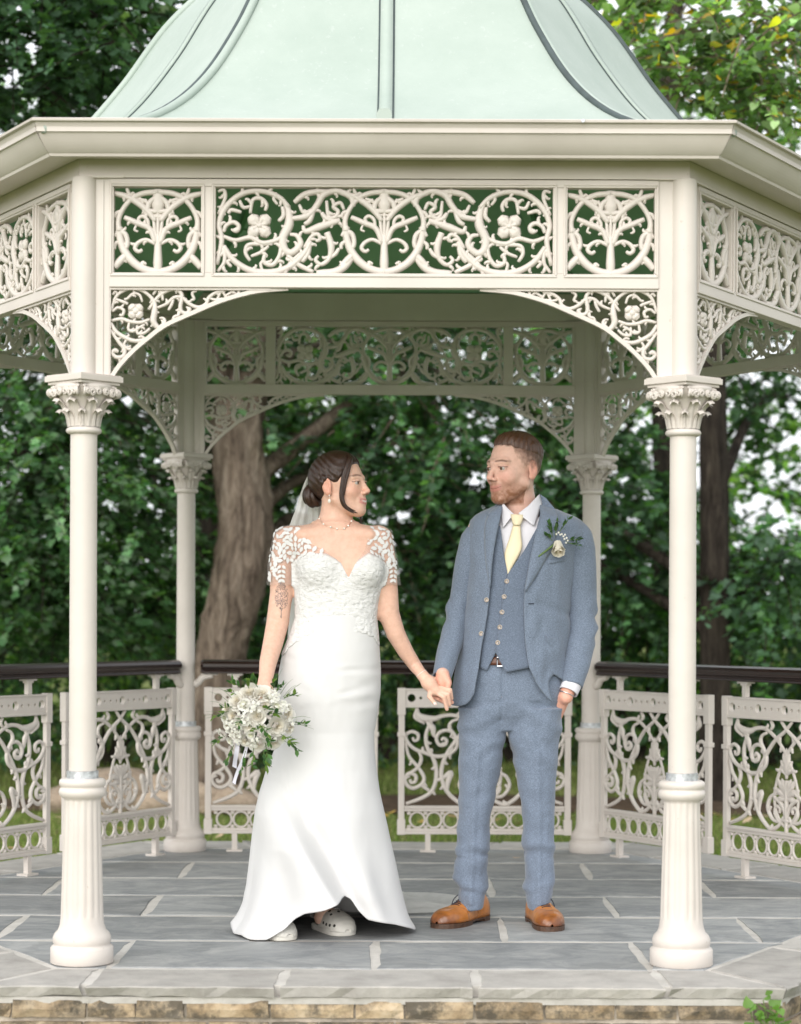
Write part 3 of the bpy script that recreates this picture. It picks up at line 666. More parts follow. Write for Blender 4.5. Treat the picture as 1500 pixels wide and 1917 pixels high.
for i in range(nb+1):
    x = -7+14*i/nb; y0 = 5.05+.12*math.sin(x*1.7); y1 = 5.85+.15*math.sin(x*1.1+1)
    for y in np.linspace(y0, y1, 5): V.append((x, y, float(gz(x, y))+.012+.05*math.sin(math.pi*(y-y0)/(y1-y0))))
tag(obj('flower_bed', mesh('flower_bed', V, [(i*5+j, (i+1)*5+j, (i+1)*5+j+1, i*5+j+1) for i in range(nb) for j in range(4)], MAT['soil'])), 'strip of bare dark soil across the lawn under the trees', None, None, 'structure')
def leafmat(name, tr=.35, rough=.45, spec=.4):
    t = NT(name); c = t.attr(); t.col(c); t.rough(rough); t.spec(spec)
    tl = t.n('ShaderNodeBsdfTranslucent'); g = t.mix(c, (1.5, 1.9, .55), 1.0, 'MULTIPLY'); t.l(g, tl.inputs[0])
    ms = t.n('ShaderNodeMixShader'); ms.inputs[0].default_value = tr; t.l(t.b.outputs[0], ms.inputs[1]); t.l(tl.outputs[0], ms.inputs[2]); t.l(ms.outputs[0], t.o.inputs[0]); return t.m
MAT['leaf'] = leafmat('leaf', .45); MAT['grassblade'] = leafmat('grass_blade', .3, .6, .2)
def bark(name, c0, c1, c2, sc=1.0):
    t = NT(name); co = t.coord((1, 1, .22)); n1 = t.noise(14*sc, 8, .68, co, .6); n2 = t.noise(34*sc, 6, .7, co)
    t.col(t.mix(t.ramp(n1, [(.34, c0), (.5, c1), (.66, c2)]), t.ramp(n2, [(.3, (.6,)*3), (.7, (1.1,)*3)]), .8, 'MULTIPLY')); t.rough(.9); t.spec(.15)
    p = t.bump(n1, 1.0, .05); t.bump(n2, .7, .012, p); return t.m
MAT['bark'] = bark('grey_brown_bark', (.07, .052, .04), (.20, .155, .12), (.33, .27, .215))
MAT['bark_dark'] = bark('dark_bark', (.02, .016, .013), (.05, .04, .033), (.085, .07, .055), 1.5)
# leaf outlines (unit length, stem at the origin, tip at +y)
def leaf_tpl(kind):
    if kind == 'maple': P = [(0, 0), (.45, .08), (.34, .27), (.6, .52), (.28, .6), (.0, 1.0)]
    elif kind == 'heart': P = [(0, .03), (.22, -.02), (.42, .16), (.42, .4), (.24, .68), (0, 1.0)]
    elif kind == 'far': P = [(0, 0), (.42, .35), (.3, .7), (0, 1.0)]
    else: P = [(0, 0), (.22, .25), (.24, .6), (0, 1.0)]
    P = P+[(-x, y) for x, y in P[-2:0:-1]]
    V = np.array([(0, .42, 0)]+[(x, y, -.22*abs(x)-.10*(y-.3)**2) for x, y in P], float); n = len(P)
    return V, np.array([(0, 1+i, 1+(i+1) % n) for i in range(n)])
def rotm(az, el, tw):
    """local y -> direction (az, el), z -> normal twisted by tw"""
    n = len(az); d = np.c_[np.cos(el)*np.cos(az), np.cos(el)*np.sin(az), np.sin(el)]
    s = np.c_[-np.sin(az), np.cos(az), np.zeros(n)]; u = np.cross(s, d)*-1; u = np.where(u[:, 2:3] < 0, -u, u)
    s2 = s*np.cos(tw)[:, None]+u*np.sin(tw)[:, None]; u2 = np.cross(s2, d)
    return np.stack([s2, d, u2], axis=2)
def leaves_mesh(name, P, az, el, tw, size, cols, kind, mat):
    T, F = leaf_tpl(kind); Rm = rotm(az, el, tw); n = len(P)
    V = P[:, None, :]+np.einsum('nij,kj->nki', Rm, T)*size[:, None, None]
    FF = (F[None]+(np.arange(n)*len(T))[:, None, None]).reshape(-1, 3)
    return mesh(name, V.reshape(-1, 3), FF, mat, False, np.repeat(cols, len(T), axis=0))
def palette(g, n, pal, spread=.25):
    pal = np.array(pal); c = pal[g.integers(0, len(pal), n)]; return np.clip(c*(1+spread*(g.random((n, 1))*2-1)), 0, 1)
def sprays(g, lobes, leaf, per, ln):
    """leaf positions on drooping twigs inside ellipsoid lobes"""
    P = []; AZ = []; EL = []; TW = []; G = []; tw_lines = []
    for (cx, cy, cz, rx, ry, rz, n) in lobes:
        q = g.normal(size=(n, 3)); q /= np.linalg.norm(q, axis=1)[:, None]; q *= g.random((n, 1))**.42
        c = np.array([cx, cy, cz])+q*np.array([rx, ry, rz])
        az = np.arctan2(q[:, 1], q[:, 0])+g.normal(0, .7, n); el = g.normal(-.25, .35, n)
        for i in range(n):
            L = ln*g.uniform(.6, 1.3); d = np.array([math.cos(az[i])*math.cos(el[i]), math.sin(az[i])*math.cos(el[i]), math.sin(el[i])])
            t = np.linspace(.08, 1, per)+g.normal(0, .03, per); pts = c[i]+np.outer(t, d*L)+np.c_[np.zeros(per), np.zeros(per), -.22*L*t*t]
            pts += g.normal(0, leaf*.28, (per, 3)); P.append(pts); s = np.where(np.arange(per) % 2, 1, -1)
            AZ.append(az[i]+s*g.uniform(.4, 1.2, per)); EL.append(np.clip(g.normal(-.45, .4, per), -1.4, .6)); TW.append(g.normal(0, .45, per)); G.append(np.full(per, g.normal()))
            tw_lines.append((c[i], c[i]+d*L*.5+np.array([0, 0, -.05*L]), c[i]+d*L+np.array([0, 0, -.22*L])))
    return np.vstack(P), np.concatenate(AZ), np.concatenate(EL), np.concatenate(TW), np.concatenate(G), tw_lines
def limb_tubes(mb, root_pts, targets, g, r0):
    root_pts = np.asarray(root_pts)
    for t in targets:
        t = np.asarray(t); i = int(np.argmin(np.linalg.norm(root_pts-t-np.array([0, 0, -.8]), axis=1))); a = root_pts[i]
        m = (a+t)/2+g.normal(0, .12*np.linalg.norm(t-a)*.5, 3)+np.array([0, 0, .12*np.linalg.norm(t-a)])
        C = catmull([a, m, t], 6); mb.tube(C, np.linspace(r0, r0*.25, len(C)), 6)
TREES = 0
def tree(name, seed, trunk, rad, lobes, leaf, per, ln, pal, kind, label, group, barkm, limbs=True, twig=True):
    g = np.random.default_rng(seed); T = catmull(trunk, 8)
    base = T[0]; e = empty(name, base, label, 'tree', group)
    rr = np.interp(np.linspace(0, 1, len(T)), np.linspace(0, 1, len(rad)), rad)
    # trunk with ridged bark outline
    n = 28; V = []
    Tg = np.gradient(T, axis=0); Tg /= np.linalg.norm(Tg, axis=1)[:, None]
    for i in range(len(T)):
        N = np.cross(Tg[i], [0, 1, 0]); N /= np.linalg.norm(N); B = np.cross(Tg[i], N)
        for k in range(n):
            a = 2*math.pi*k/n; r = rr[i]*(1+.05*math.sin(5*a+i*.25)+.04*math.sin(11*a-i*.3)+.03*g.normal()); V.append(T[i]+r*(math.cos(a)*N+math.sin(a)*B))
    F = [(j*n+k, j*n+(k+1) % n, (j+1)*n+(k+1) % n, (j+1)*n+k) for j in range(len(T)-1) for k in range(n)]
    obj('trunk', mesh('trunk', V, F, barkm), e)
    if limbs:
        mb = MB(); limb_tubes(mb, T[len(T)//3:], [(l[0], l[1], l[2]) for l in lobes], g, rr[-1]*.62); mb.obj('limbs', barkm, e, None, True)
    P, AZ, EL, TW, G, tl = sprays(g, lobes, leaf, per, ln)
    c = palette(g, len(P), pal, .25)*(1.75+.65*np.clip(G, -1.7, 1.8))[:, None]; sz = leaf*g.uniform(.6, 1.25, len(P))
    cr = obj('crown', leaves_mesh('crown', P, AZ, EL, TW, sz, np.clip(c, .004, 1), kind, MAT['leaf']), e)
    if twig:
        mb = MB()
        for a, b, d in tl: mb.tube([a, b, d], [.008, .006, .003], 3, 1, False)
        mb.obj('twigs', barkm, e)['kind'] = 'stuff'
    return e
DG = [(.040, .080, .046), (.052, .096, .060), (.066, .115, .076), (.034, .066, .036)]
MG = [(.055, .12, .055), (.075, .145, .07), (.09, .165, .08), (.045, .095, .045)]
YGR = [(.12, .21, .045), (.09, .16, .04), (.13, .20, .06), (.06, .11, .04)]  # yellow-green of leaves lit from behind, put into the leaf colour
PG = [(.085, .135, .06), (.11, .16, .075), (.075, .12, .06), (.12, .165, .085), (.06, .10, .045)]
def ym(Y): return (Y+12.205)*.7172-8.7536
def px3(px, py, Y): return tuple(at(px, py, ym(Y)))
def lobe(px, py, Y, rx, ry, rz, n): n = int(n*1.6); q = at(px, py, ym(Y)); return (q.x, q.y, q.z, rx, ry, rz, n)
tree('leaning_tree', 1, [px3(398, 1560, 7.4), px3(398, 1420, 7.4), px3(404, 1290, 7.4), px3(420, 1190, 7.4), px3(446, 1100, 7.4), px3(460, 1000, 7.45), px3(452, 900, 7.5), px3(446, 810, 7.5), px3(462, 700, 7.5), px3(500, 500, 7.6), px3(520, 200, 7.8)], [.24, .185, .155, .16, .178, .182, .172, .165, .16, .15, .11],
     [lobe(250, 780, 8.4, 1.0, .8, .5, 60), lobe(620, 640, 8.6, 1.1, .9, .6, 70), lobe(760, 820, 8.8, .9, .8, .5, 70), lobe(160, 640, 8.2, .9, .8, .6, 50), lobe(560, 300, 8.4, 1.5, 1, .8, 60), lobe(330, 560, 7.0, .7, .5, .5, 30), lobe(900, 700, 9.2, 1.0, .8, .6, 60), lobe(600, 980, 9.4, .8, .6, .6, 60)], .068, 26, .5, DG+MG, 'maple', 'tall tree with a thick leaning grey trunk behind the bride', None, MAT['bark'])
tree('shade_tree', 2, [px3(1342, 1530, 8.0), px3(1341, 1300, 8.0), px3(1338, 1000, 8.0), px3(1334, 750, 8.0), px3(1330, 300, 8.2)], [.13, .100, .095, .09, .08],
     [lobe(1180, 980, 9.2, .75, .5, .5, 55), lobe(1465, 1060, 8.0, .36, .4, .42, 44), lobe(1250, 1120, 10.2, 1.1, .6, .5, 50), lobe(1480, 740, 9.8, .7, .7, .4, 22), lobe(1050, 900, 9.8, .8, .8, .5, 60), lobe(1200, 620, 10, 1.2, .8, .6, 50), lobe(1420, 560, 10.2, 1.0, .8, .6, 45), lobe(950, 1010, 9.6, .7, .7, .5, 55), lobe(1010, 560, 10, 1, .8, .5, 45)], .068, 26, .5, DG+DG+MG, 'maple', 'straight dark trunked tree behind the right front column', None, MAT['bark_dark'])
tree('spreading_tree', 3, [px3(-560, 1520, 9), px3(-540, 1000, 9), px3(-480, 600, 8.8), px3(-400, 200, 8.6)], [.3, .24, .2, .16],
     [lobe(60, 850, 7.4, .9, .6, .45, 70), lobe(190, 960, 8.0, .7, .6, .5, 60), lobe(40, 1030, 7.8, .8, .6, .5, 60), lobe(110, 1120, 8.8, .9, .6, .45, 60), lobe(270, 1080, 9.0, .8, .6, .5, 60), lobe(-100, 700, 8, .9, .8, .6, 50), lobe(-200, 950, 8, 1.0, .8, .8, 60), lobe(-500, 300, 8.6, 1.6, 1.4, 1.2, 60)], .062, 26, .46, MG+[(.085, .125, .085), (.10, .14, .10)], 'maple', 'broad tree with grey green sprays filling the left edge', None, MAT['bark_dark'])
tree('overhanging_tree', 4, [(-4.8, 4.6, -.12), (-4.6, 4.5, 2), (-4.0, 4.4, 4), (-3.3, 4.2, 5.4)], [.3, .26, .2, .14],
     [lobe(60, 60, 5.4, .55, .5, .35, 44), lobe(180, 30, 5.0, .45, .5, .3, 30), lobe(30, 180, 6.2, .5, .5, .25, 26), lobe(130, 170, 6.4, .45, .5, .2, 16), lobe(-120, 60, 5.6, .9, .9, .7, 50), lobe(250, -40, 5.4, .5, .5, .25, 22), lobe(250, 60, 7.5, .5, .5, .4, 18), lobe(80, -150, 5.4, 1.0, .8, .5, 40)], .062, 26, .4, DG, 'maple', 'dark leaved tree overhanging the left of the roof', None, MAT['bark_dark'])
pop = tree('poplar_tree', 5, [(4.9, 4.0, -.12), (4.8, 3.9, 2), (4.2, 3.7, 4), (3.2, 3.6, 5.4)], [.28, .24, .18, .09],
     [lobe(1280, 60, 4.3, .42, .4, .32, 30), lobe(1420, 100, 4.0, .40, .4, .38, 34), lobe(1180, 20, 4.6, .3, .35, .2, 16), lobe(1390, 10, 4.4, .5, .4, .25, 26), lobe(1290, 170, 4.6, .28, .3, .15, 13), lobe(1470, 200, 4.4, .3, .3, .2, 12), lobe(1620, 60, 4.3, .6, .6, .6, 40), lobe(1350, -160, 4.6, .9, .7, .45, 50)], .062, 15, .34, [tuple(1.25*v for v in c) for c in PG]*5+[(.6, .32, .03), (.5, .33, .09)], 'heart', 'pale poplar with heart shaped and some yellow leaves, above right', None, simple('pale_twig_bark', (.16, .125, .09), .8, .2, 20))
tree('pale_tree', 6, [(-1.5, 9.3, .05), (-1.45, 9.2, 3), (-1.1, 8.2, 5.6), (-.9, 6.4, 6.6)], [.2, .17, .13, .07],
     [lobe(320, 20, 7.5, .5, .4, .3, 24), lobe(570, 790, 11.5, .5, .5, .4, 36), lobe(460, 680, 12, 1, .6, .5, 40), lobe(420, -120, 8, 1.0, .8, .5, 40)], .08, 15, .4, PG, 'heart', 'pale leaved tree beyond the leaning trunk', None, MAT['bark_dark'])
for i, (px, Y, rx, n) in enumerate(((-150, 13.0, 2.0, 110), (330, 14.5, 1.9, 120), (780, 14.0, 1.9, 130), (1230, 13.5, 1.9, 120), (1680, 14, 2.0, 110))):
    Y = ym(Y); q = at(px, 1155, Y); lb = [(q.x, Y, 1.15, rx, .8, .9, n*2), (q.x+.3, Y+.5, 2.4, rx*.95, .8, .7, n*2//3), (q.x-.4, Y+.8, 3.8, rx, .9, .9, n//2), (q.x+.5, Y+1, 5.6, rx, 1.0, 1.1, n//2)]
    tree('woodland_tree', 20+i, [(q.x, Y, .05), (q.x+.1, Y, 2), (q.x, Y, 4.5), (q.x+.2, Y, 7)], [.16, .12, .1, .06], lb, .085, 26, .55, [MG+YGR, YGR+YGR+DG, DG+MG, YGR+MG, YGR+DG][i], 'far',
         ['dark background tree left of the leaning tree', 'background tree with backlight coloured into its yellowish leaves behind the leaning trunk', 'dense background tree behind the gap between the couple', 'background tree behind the straight dark trunk', 'background tree at the far right edge'][i], 'trees behind the bandstand', MAT['bark_dark'])
for i, (px, Y, n) in enumerate(((-60, 9.6, 130), (200, 10.2, 150), (470, 10.6, 150), (720, 10.4, 150), (960, 10.6, 150), (1200, 10.8, 150), (1440, 10.2, 150), (1640, 10, 120))):
    Y = ym(Y); q = at(px, 1155, Y); g = np.random.default_rng(60+i); e = empty('shrub', (q.x, Y, float(gz(q.x, Y))), ['leafy shrub at the far left edge of the hedge line', 'leafy shrub behind the left front column', 'leafy shrub beside the leaning trunk', 'leafy shrub behind the bride', 'leafy shrub behind the groom', 'leafy shrub behind the right rear column', 'leafy shrub right of the straight dark trunk', 'leafy shrub at the far right edge of the hedge line'][i], 'shrub', 'shrubs under the trees')
    z0 = float(gz(q.x, Y)); P, AZ, EL, TW, G, tl = sprays(g, [(q.x, Y, z0+.55, .75, .5, .55, n), (q.x+.1, Y+.3, z0+1.25, .6, .4, .35, n//2)], .06, 18, .38)
    P[:, 2] = np.maximum(P[:, 2], z0+.03); c = palette(g, len(P), [DG+MG, MG+YGR, DG+DG, DG+YGR][i % 4], .3)*(1.6+.5*np.clip(G, -1.5, 1.5))[:, None]
    obj('foliage', leaves_mesh('foliage', P, AZ, EL, TW, .065*g.uniform(.6, 1.3, len(P)), c, 'oval', MAT['leaf']), e)
    mb = MB()
    for k in range(7): t = (q.x+g.uniform(-.5, .5), Y+g.uniform(-.3, .3), z0+g.uniform(.6, 1.2)); mb.tube(catmull([(q.x, Y, z0-.02), ((q.x+t[0])/2+.05, Y, z0+.35), t], 4), np.linspace(.022, .008, 9), 5)
    mb.obj('stems', MAT['bark_dark'], e)
# grass blades over the lawn that shows behind the railing
g = np.random.default_rng(5); n = 60000
x = g.uniform(-4.6, 4.6, n); y = 2.2+(g.random(n)**1.3)*5.8; keep = ~((y > 5.0+.12*np.sin(x*1.7)) & (y < 5.9+.15*np.sin(x*1.1+1))); x, y = x[keep], y[keep]; n = len(x); z = gz(x, y)
h = g.uniform(.02, .055, n); a = g.uniform(0, 6.28, n); w = .0035; ln = g.normal(0, .35, (n, 2))*h[:, None]
V = np.stack([np.c_[x-np.cos(a)*w, y-np.sin(a)*w, z], np.c_[x+np.cos(a)*w, y+np.sin(a)*w, z], np.c_[x+ln[:, 0], y+ln[:, 1], z+h]], 1).reshape(-1, 3)
gc = palette(g, n, [(.15, .23, .05), (.19, .27, .07), (.25, .30, .10), (.34, .33, .16)], .25)
tag(obj('grass', mesh('grass', V, np.arange(3*n).reshape(-1, 3), MAT['grassblade'], False, np.repeat(gc, 3, axis=0))), 'short green grass behind the bandstand railing', 'grass', None, 'stuff')
# fallen leaves
T, F = leaf_tpl('oval'); T = T.copy(); T[:, 2] += .25*(T[:, 1]-.5)**2+.12*np.abs(T[:, 0]); T[:, 1] -= .5
MAT['dry'] = [simple('dry_leaf_'+nm, c, .7, .3, 30) for nm, c in (('tan', (.42, .27, .13)), ('pale', (.58, .44, .28)), ('yellow', (.55, .36, .08)))]
lm = [mesh('fallen_leaf', T, [tuple(f) for f in F], m, True) for m in MAT['dry']]
for i in range(90):
    x = rnd.uniform(-3.6, 3.6); y = 2.3+2.7*rnd.random()**1.2; s = rnd.uniform(.06, .12)
    M = Matrix.Translation((x, y, float(gz(x, y))+.035+s*.1)) @ Matrix.Rotation(rnd.uniform(0, 6.28), 4, 'Z') @ Matrix.Rotation(rnd.uniform(-.5, .5), 4, 'X') @ Matrix.Diagonal((s, s, s, 1))
    tag(obj('fallen_leaf', lm[i % 3], None, M), 'small dry fallen leaf lying on the lawn behind the railing', 'leaf', 'fallen leaves on the lawn')
q = ground_at(968, 1610); tag(obj('fallen_leaf', lm[1], None, Matrix.Translation((q.x, q.y, .012)) @ Matrix.Rotation(1.2, 4, 'Z') @ Matrix.Diagonal((.06, .05, .06, 1))), 'curled tan leaf lying alone on the slate floor', 'leaf')
# boulders edging the bed
MAT['rock'] = m_stone('pale_boulder', (.22, .17, .13), (.36, .28, .21), (.46, .38, .30))
for i, (px, py, s) in enumerate(((150, 1497, .2), (225, 1492, .28), (300, 1498, .24), (352, 1490, .2), (425, 1500, .17))):
    Y = 5.1; q = at(px, py, Y); bm = bmesh.new(); bmesh.ops.create_icosphere(bm, subdivisions=3, radius=1)
    co = np.array([v.co[:] for v in bm.verts]); d = 1+.22*fbm(co*1.6, i*7); 
    for v, k in zip(bm.verts, d): v.co = v.co*k
    me = bpy.data.meshes.new('boulder'); bm.to_mesh(me); bm.free(); me.materials.append(MAT['rock']); me.polygons.foreach_set('use_smooth', np.ones(len(me.polygons), bool))
    tag(obj('boulder', me, None, Matrix.Translation((q.x, Y, -.10+s*.3)) @ Matrix.Diagonal((s*1.25, s*.8, s*.62, 1))), ['pale boulder at the left end of the bed edge', 'largest pale boulder between the left front column and rear post', 'pale boulder second left of the leaning trunk', 'pale boulder against the left of the leaning trunk', 'smallest boulder right of the leaning trunk'][i], 'boulder', 'boulders edging the bed')
# weed at the foot of the plinth, lower right
g = np.random.default_rng(9); wx, wy = at(1440, 1900, -2.22).x, -2.2
we = empty('weed', (wx, wy, -.45), 'small green ivy like weed growing up the plinth corner', 'plant'); P = []; mb = MB()
for i in range(6):
    tip = at(1405+i*12, 1872+abs(i-2)*9, -2.22); b = Vector((wx+.01*i, wy-.01, -.45)); C = catmull([b, (b+tip)/2+Vector((.02, -.02, 0)), tip], 5); mb.tube(C, np.linspace(.004, .0018, len(C)), 5)
    for j, c in enumerate(C[2:]): P += [c+g.normal(0, .012, 3)*np.array([1, .3, 1])-np.array([0, .012, 0]) for _ in range(2 if j > 4 else 1)]
mb.obj('stems', MAT['leaf'] if False else simple('weed_stem', (.12, .17, .05), .6), we); P = np.array(P)
obj('foliage', leaves_mesh('foliage', P, g.uniform(0, 6.3, len(P)), g.normal(-.2, .5, len(P)), g.normal(0, .5, len(P)), g.uniform(.025, .05, len(P)), palette(g, len(P), [(.16, .28, .07), (.2, .34, .1)]), 'heart', MAT['leaf']), we)
# ------------------------------------------------------------ implicit surfaces for bodies and clothes
def nets(f, lo, hi, h, blk=8):
    lo = np.array(lo, float); hi = np.array(hi, float); nb = np.ceil((hi-lo)/(h*blk)).astype(int); N = nb*blk+1
    D = np.full(N, 1.0, np.float32)
    ax = [lo[i]+h*(np.arange(nb[i])*blk+blk/2) for i in range(3)]
    C = np.stack(np.meshgrid(*ax, indexing='ij'), -1).reshape(-1, 3); dc = f(C)
    idx = np.stack(np.meshgrid(*[np.arange(n) for n in nb], indexing='ij'), -1).reshape(-1, 3)
    R = h*blk*1.35
    for b in idx[dc < -R]: s = b*blk; D[s[0]:s[0]+blk+1, s[1]:s[1]+blk+1, s[2]:s[2]+blk+1] = -1
    near = idx[np.abs(dc) <= R]; loc = np.stack(np.meshgrid(*[np.arange(blk+1)]*3, indexing='ij'), -1).reshape(-1, 3)
    for i in range(0, len(near), 400):
        nb_ = near[i:i+400]; G = (nb_[:, None]*blk+loc[None]).reshape(-1, 3); v = f(lo+G*h); D[G[:, 0], G[:, 1], G[:, 2]] = v
    S_ = D < 0
    e = [(D[:-1], D[1:]), (D[:, :-1], D[:, 1:]), (D[:, :, :-1], D[:, :, 1:])]
    n = np.array(N)-1; acc = np.zeros((*n, 3), np.float32); cnt = np.zeros(tuple(n), np.float32); quads = []
    for a in range(3):
        d0, d1 = e[a]; X = np.argwhere((d0 < 0) != (d1 < 0)); v0 = d0[X[:, 0], X[:, 1], X[:, 2]]; v1 = d1[X[:, 0], X[:, 1], X[:, 2]]
        p = X.astype(np.float32); p[:, a] += v0/(v0-v1); b, c = (a+1) % 3, (a+2) % 3; cells = []
        for db, dcc in ((0, 0), (-1, 0), (-1, -1), (0, -1)):
            q = X.copy(); q[:, b] += db; q[:, c] += dcc; ok = np.all((q >= 0) & (q < n), axis=1)
            np.add.at(acc, (q[ok, 0], q[ok, 1], q[ok, 2]), p[ok]); np.add.at(cnt, (q[ok, 0], q[ok, 1], q[ok, 2]), 1); cells.append((q, ok))
        ok = cells[0][1] & cells[1][1] & cells[2][1] & cells[3][1]; Q = np.stack([np.ravel_multi_index(cells[k][0][ok].T, tuple(n)) for k in range(4)], 1)
        fl = v0[ok] < 0; Q[~fl] = Q[~fl][:, ::-1]; quads.append(Q)
    used = np.flatnonzero(cnt.ravel() > 0); V = lo+h*(acc.reshape(-1, 3)[used]/cnt.ravel()[used][:, None]); mp = np.full(cnt.size, -1, np.int64); mp[used] = np.arange(len(used))
    return V, mp[np.vstack(quads)]
def relax(V, F, it=2, lam=.5):
    E = np.vstack([F[:, [0, 1]], F[:, [1, 2]], F[:, [2, 3]], F[:, [3, 0]]])
    for _ in range(it):
        s = np.zeros_like(V); c = np.zeros(len(V)); np.add.at(s, E[:, 0], V[E[:, 1]]); np.add.at(c, E[:, 0], 1); np.add.at(s, E[:, 1], V[E[:, 0]]); np.add.at(c, E[:, 1], 1)
        V = V+lam*(s/np.maximum(c, 1)[:, None]-V)
    return V
def vnorm(V, F):
    n = np.cross(V[F[:, 2]]-V[F[:, 0]], V[F[:, 3]]-V[F[:, 1]]); N = np.zeros_like(V)
    for k in range(4): np.add.at(N, F[:, k], n)
    return N/(np.linalg.norm(N, axis=1)[:, None]+1e-12)
def ell(P, c, r):
    p = (P-np.array(c))/np.array(r); k0 = np.linalg.norm(p, axis=-1); k1 = np.linalg.norm(p/np.array(r), axis=-1)+1e-9; return k0*(k0-1)/k1
def cap(P, a, b, ra, rb):
    a = np.array(a, float); b = np.array(b, float); ab = b-a; t = np.clip(((P-a)@ab)/(ab@ab+1e-12), 0, 1); return np.linalg.norm(P-a-t[:, None]*ab, axis=1)-(ra+(rb-ra)*t)
def su(a, b, k):
    h = np.clip(.5+.5*(b-a)/k, 0, 1); return b*(1-h)+a*h-k*h*(1-h)
def ss(a, b, k): return -su(-a, b, k)
def chain(P, pts, rad, k=0.0):
    d = None
    for i in range(len(pts)-1):
        q = cap(P, pts[i], pts[i+1], rad[i], rad[i+1]); d = q if d is None else (su(d, q, k) if k else np.minimum(d, q))
    return d
def loft(P, tab, e=2.0):
    """rows (z, cx, cy, rx, ry) sorted by z"""
    t = np.array(sorted(tab)); z = P[:, 2]; g = [np.interp(z, t[:, 0], t[:, k]) for k in range(1, 5)]
    x = np.abs(P[:, 0]-g[0])/g[2]; y = np.abs(P[:, 1]-g[1])/g[3]; k0 = (x**e+y**e)**(1/e)+1e-9; k1 = np.sqrt((x/g[2])**2+(y/g[3])**2)+1e-9
    return np.maximum(k0*(k0-1)/k1, np.maximum(z-t[-1, 0], t[0, 0]-z))
def near(P, c, r, f):
    """evaluate f only inside a ball, a safe distance outside it"""
    c = np.array(c, float); d = np.linalg.norm(P-c, axis=1)-r; o = d+.03; m = d < .02
    if m.any(): o[m] = np.minimum(f(P[m]), .2)
    return o
def head_sdf(P, male):
    """P in head space: -y forward, z up, eyes at z = 0; chin -0.115, crown 0.115"""
    X = P.copy(); X[:, 0] = np.abs(X[:, 0])
    d = ell(X, (0, .014, .030), (.074, .097, .087))
    d = su(d, ell(X, (0, -.030, -.030), (.0585, .062, .080)), .03)
    jw = .047 if male else .040
    d = su(d, cap(X, (.052 if male else .048, .0, -.055), (.012, -.066, -.096), .016, .018), .03)
    d = su(d, ell(X, (0, -.070, -.097), (.024 if male else .020, .021, .019)), .022)
    d = su(d, ell(X, (.036, -.058, -.028), (.024, .024, .022)), .02)
    d = su(d, cap(X, (.008, -.089, .021), (.042, -.072, .022), .009 if male else .006, .009), .014)
    d = ss(d, ell(X, (.0325, -.101, .001), (.0165, .016, .0105)), .010)
    nt_ = -.112 if male else -.1075; d = su(d, cap(X, (0, -.088, .010), (0, nt_, -.027), .0062, .0090), .011)
    d = su(d, ell(X, (0, nt_-.0005, -.0305), (.0105, .009, .0082)), .006)
    d = su(d, ell(X, (.0115, -.1, -.036), (.0075, .010, .0065)), .006)
    d = su(d, ell(X, (0, -.084, -.064), (.026, .012, .019)), .014)
    d = su(d, chain(X, [(0, -.0955, -.0612), (.013, -.0925, -.0606), (.029, -.0795, -.0562)], [.0048, .0042, .0018]), .004)
    d = su(d, chain(X, [(0, -.0935, -.0735 if not male else -.0715), (.013, -.0905, -.0715 if not male else -.070), (.028, -.080, -.0588)], [.0056, .0050, .0018]), .004)
    d = su(d, chain(X, [(.0185, -.0865, .0062), (.032, -.0888, .0078), (.046, -.078, .003)], [.0030, .0040, .0030]), .004)      # upper lids
    d = su(d, chain(X, [(.019, -.0865, -.006), (.032, -.087, -.0085), (.045, -.078, -.004)], [.0026, .003, .0026]), .004)
    ear = ell(X, (.079, .016, -.004), (.0085, .019, .031)); ear = su(ear, ell(X, (.076, .012, -.030), (.008, .011, .011)), .008)
    ear = ss(ear, ell(X, (.0885, .012, .0), (.007, .010, .018)), .004); d = su(d, ear, .006)
    return d
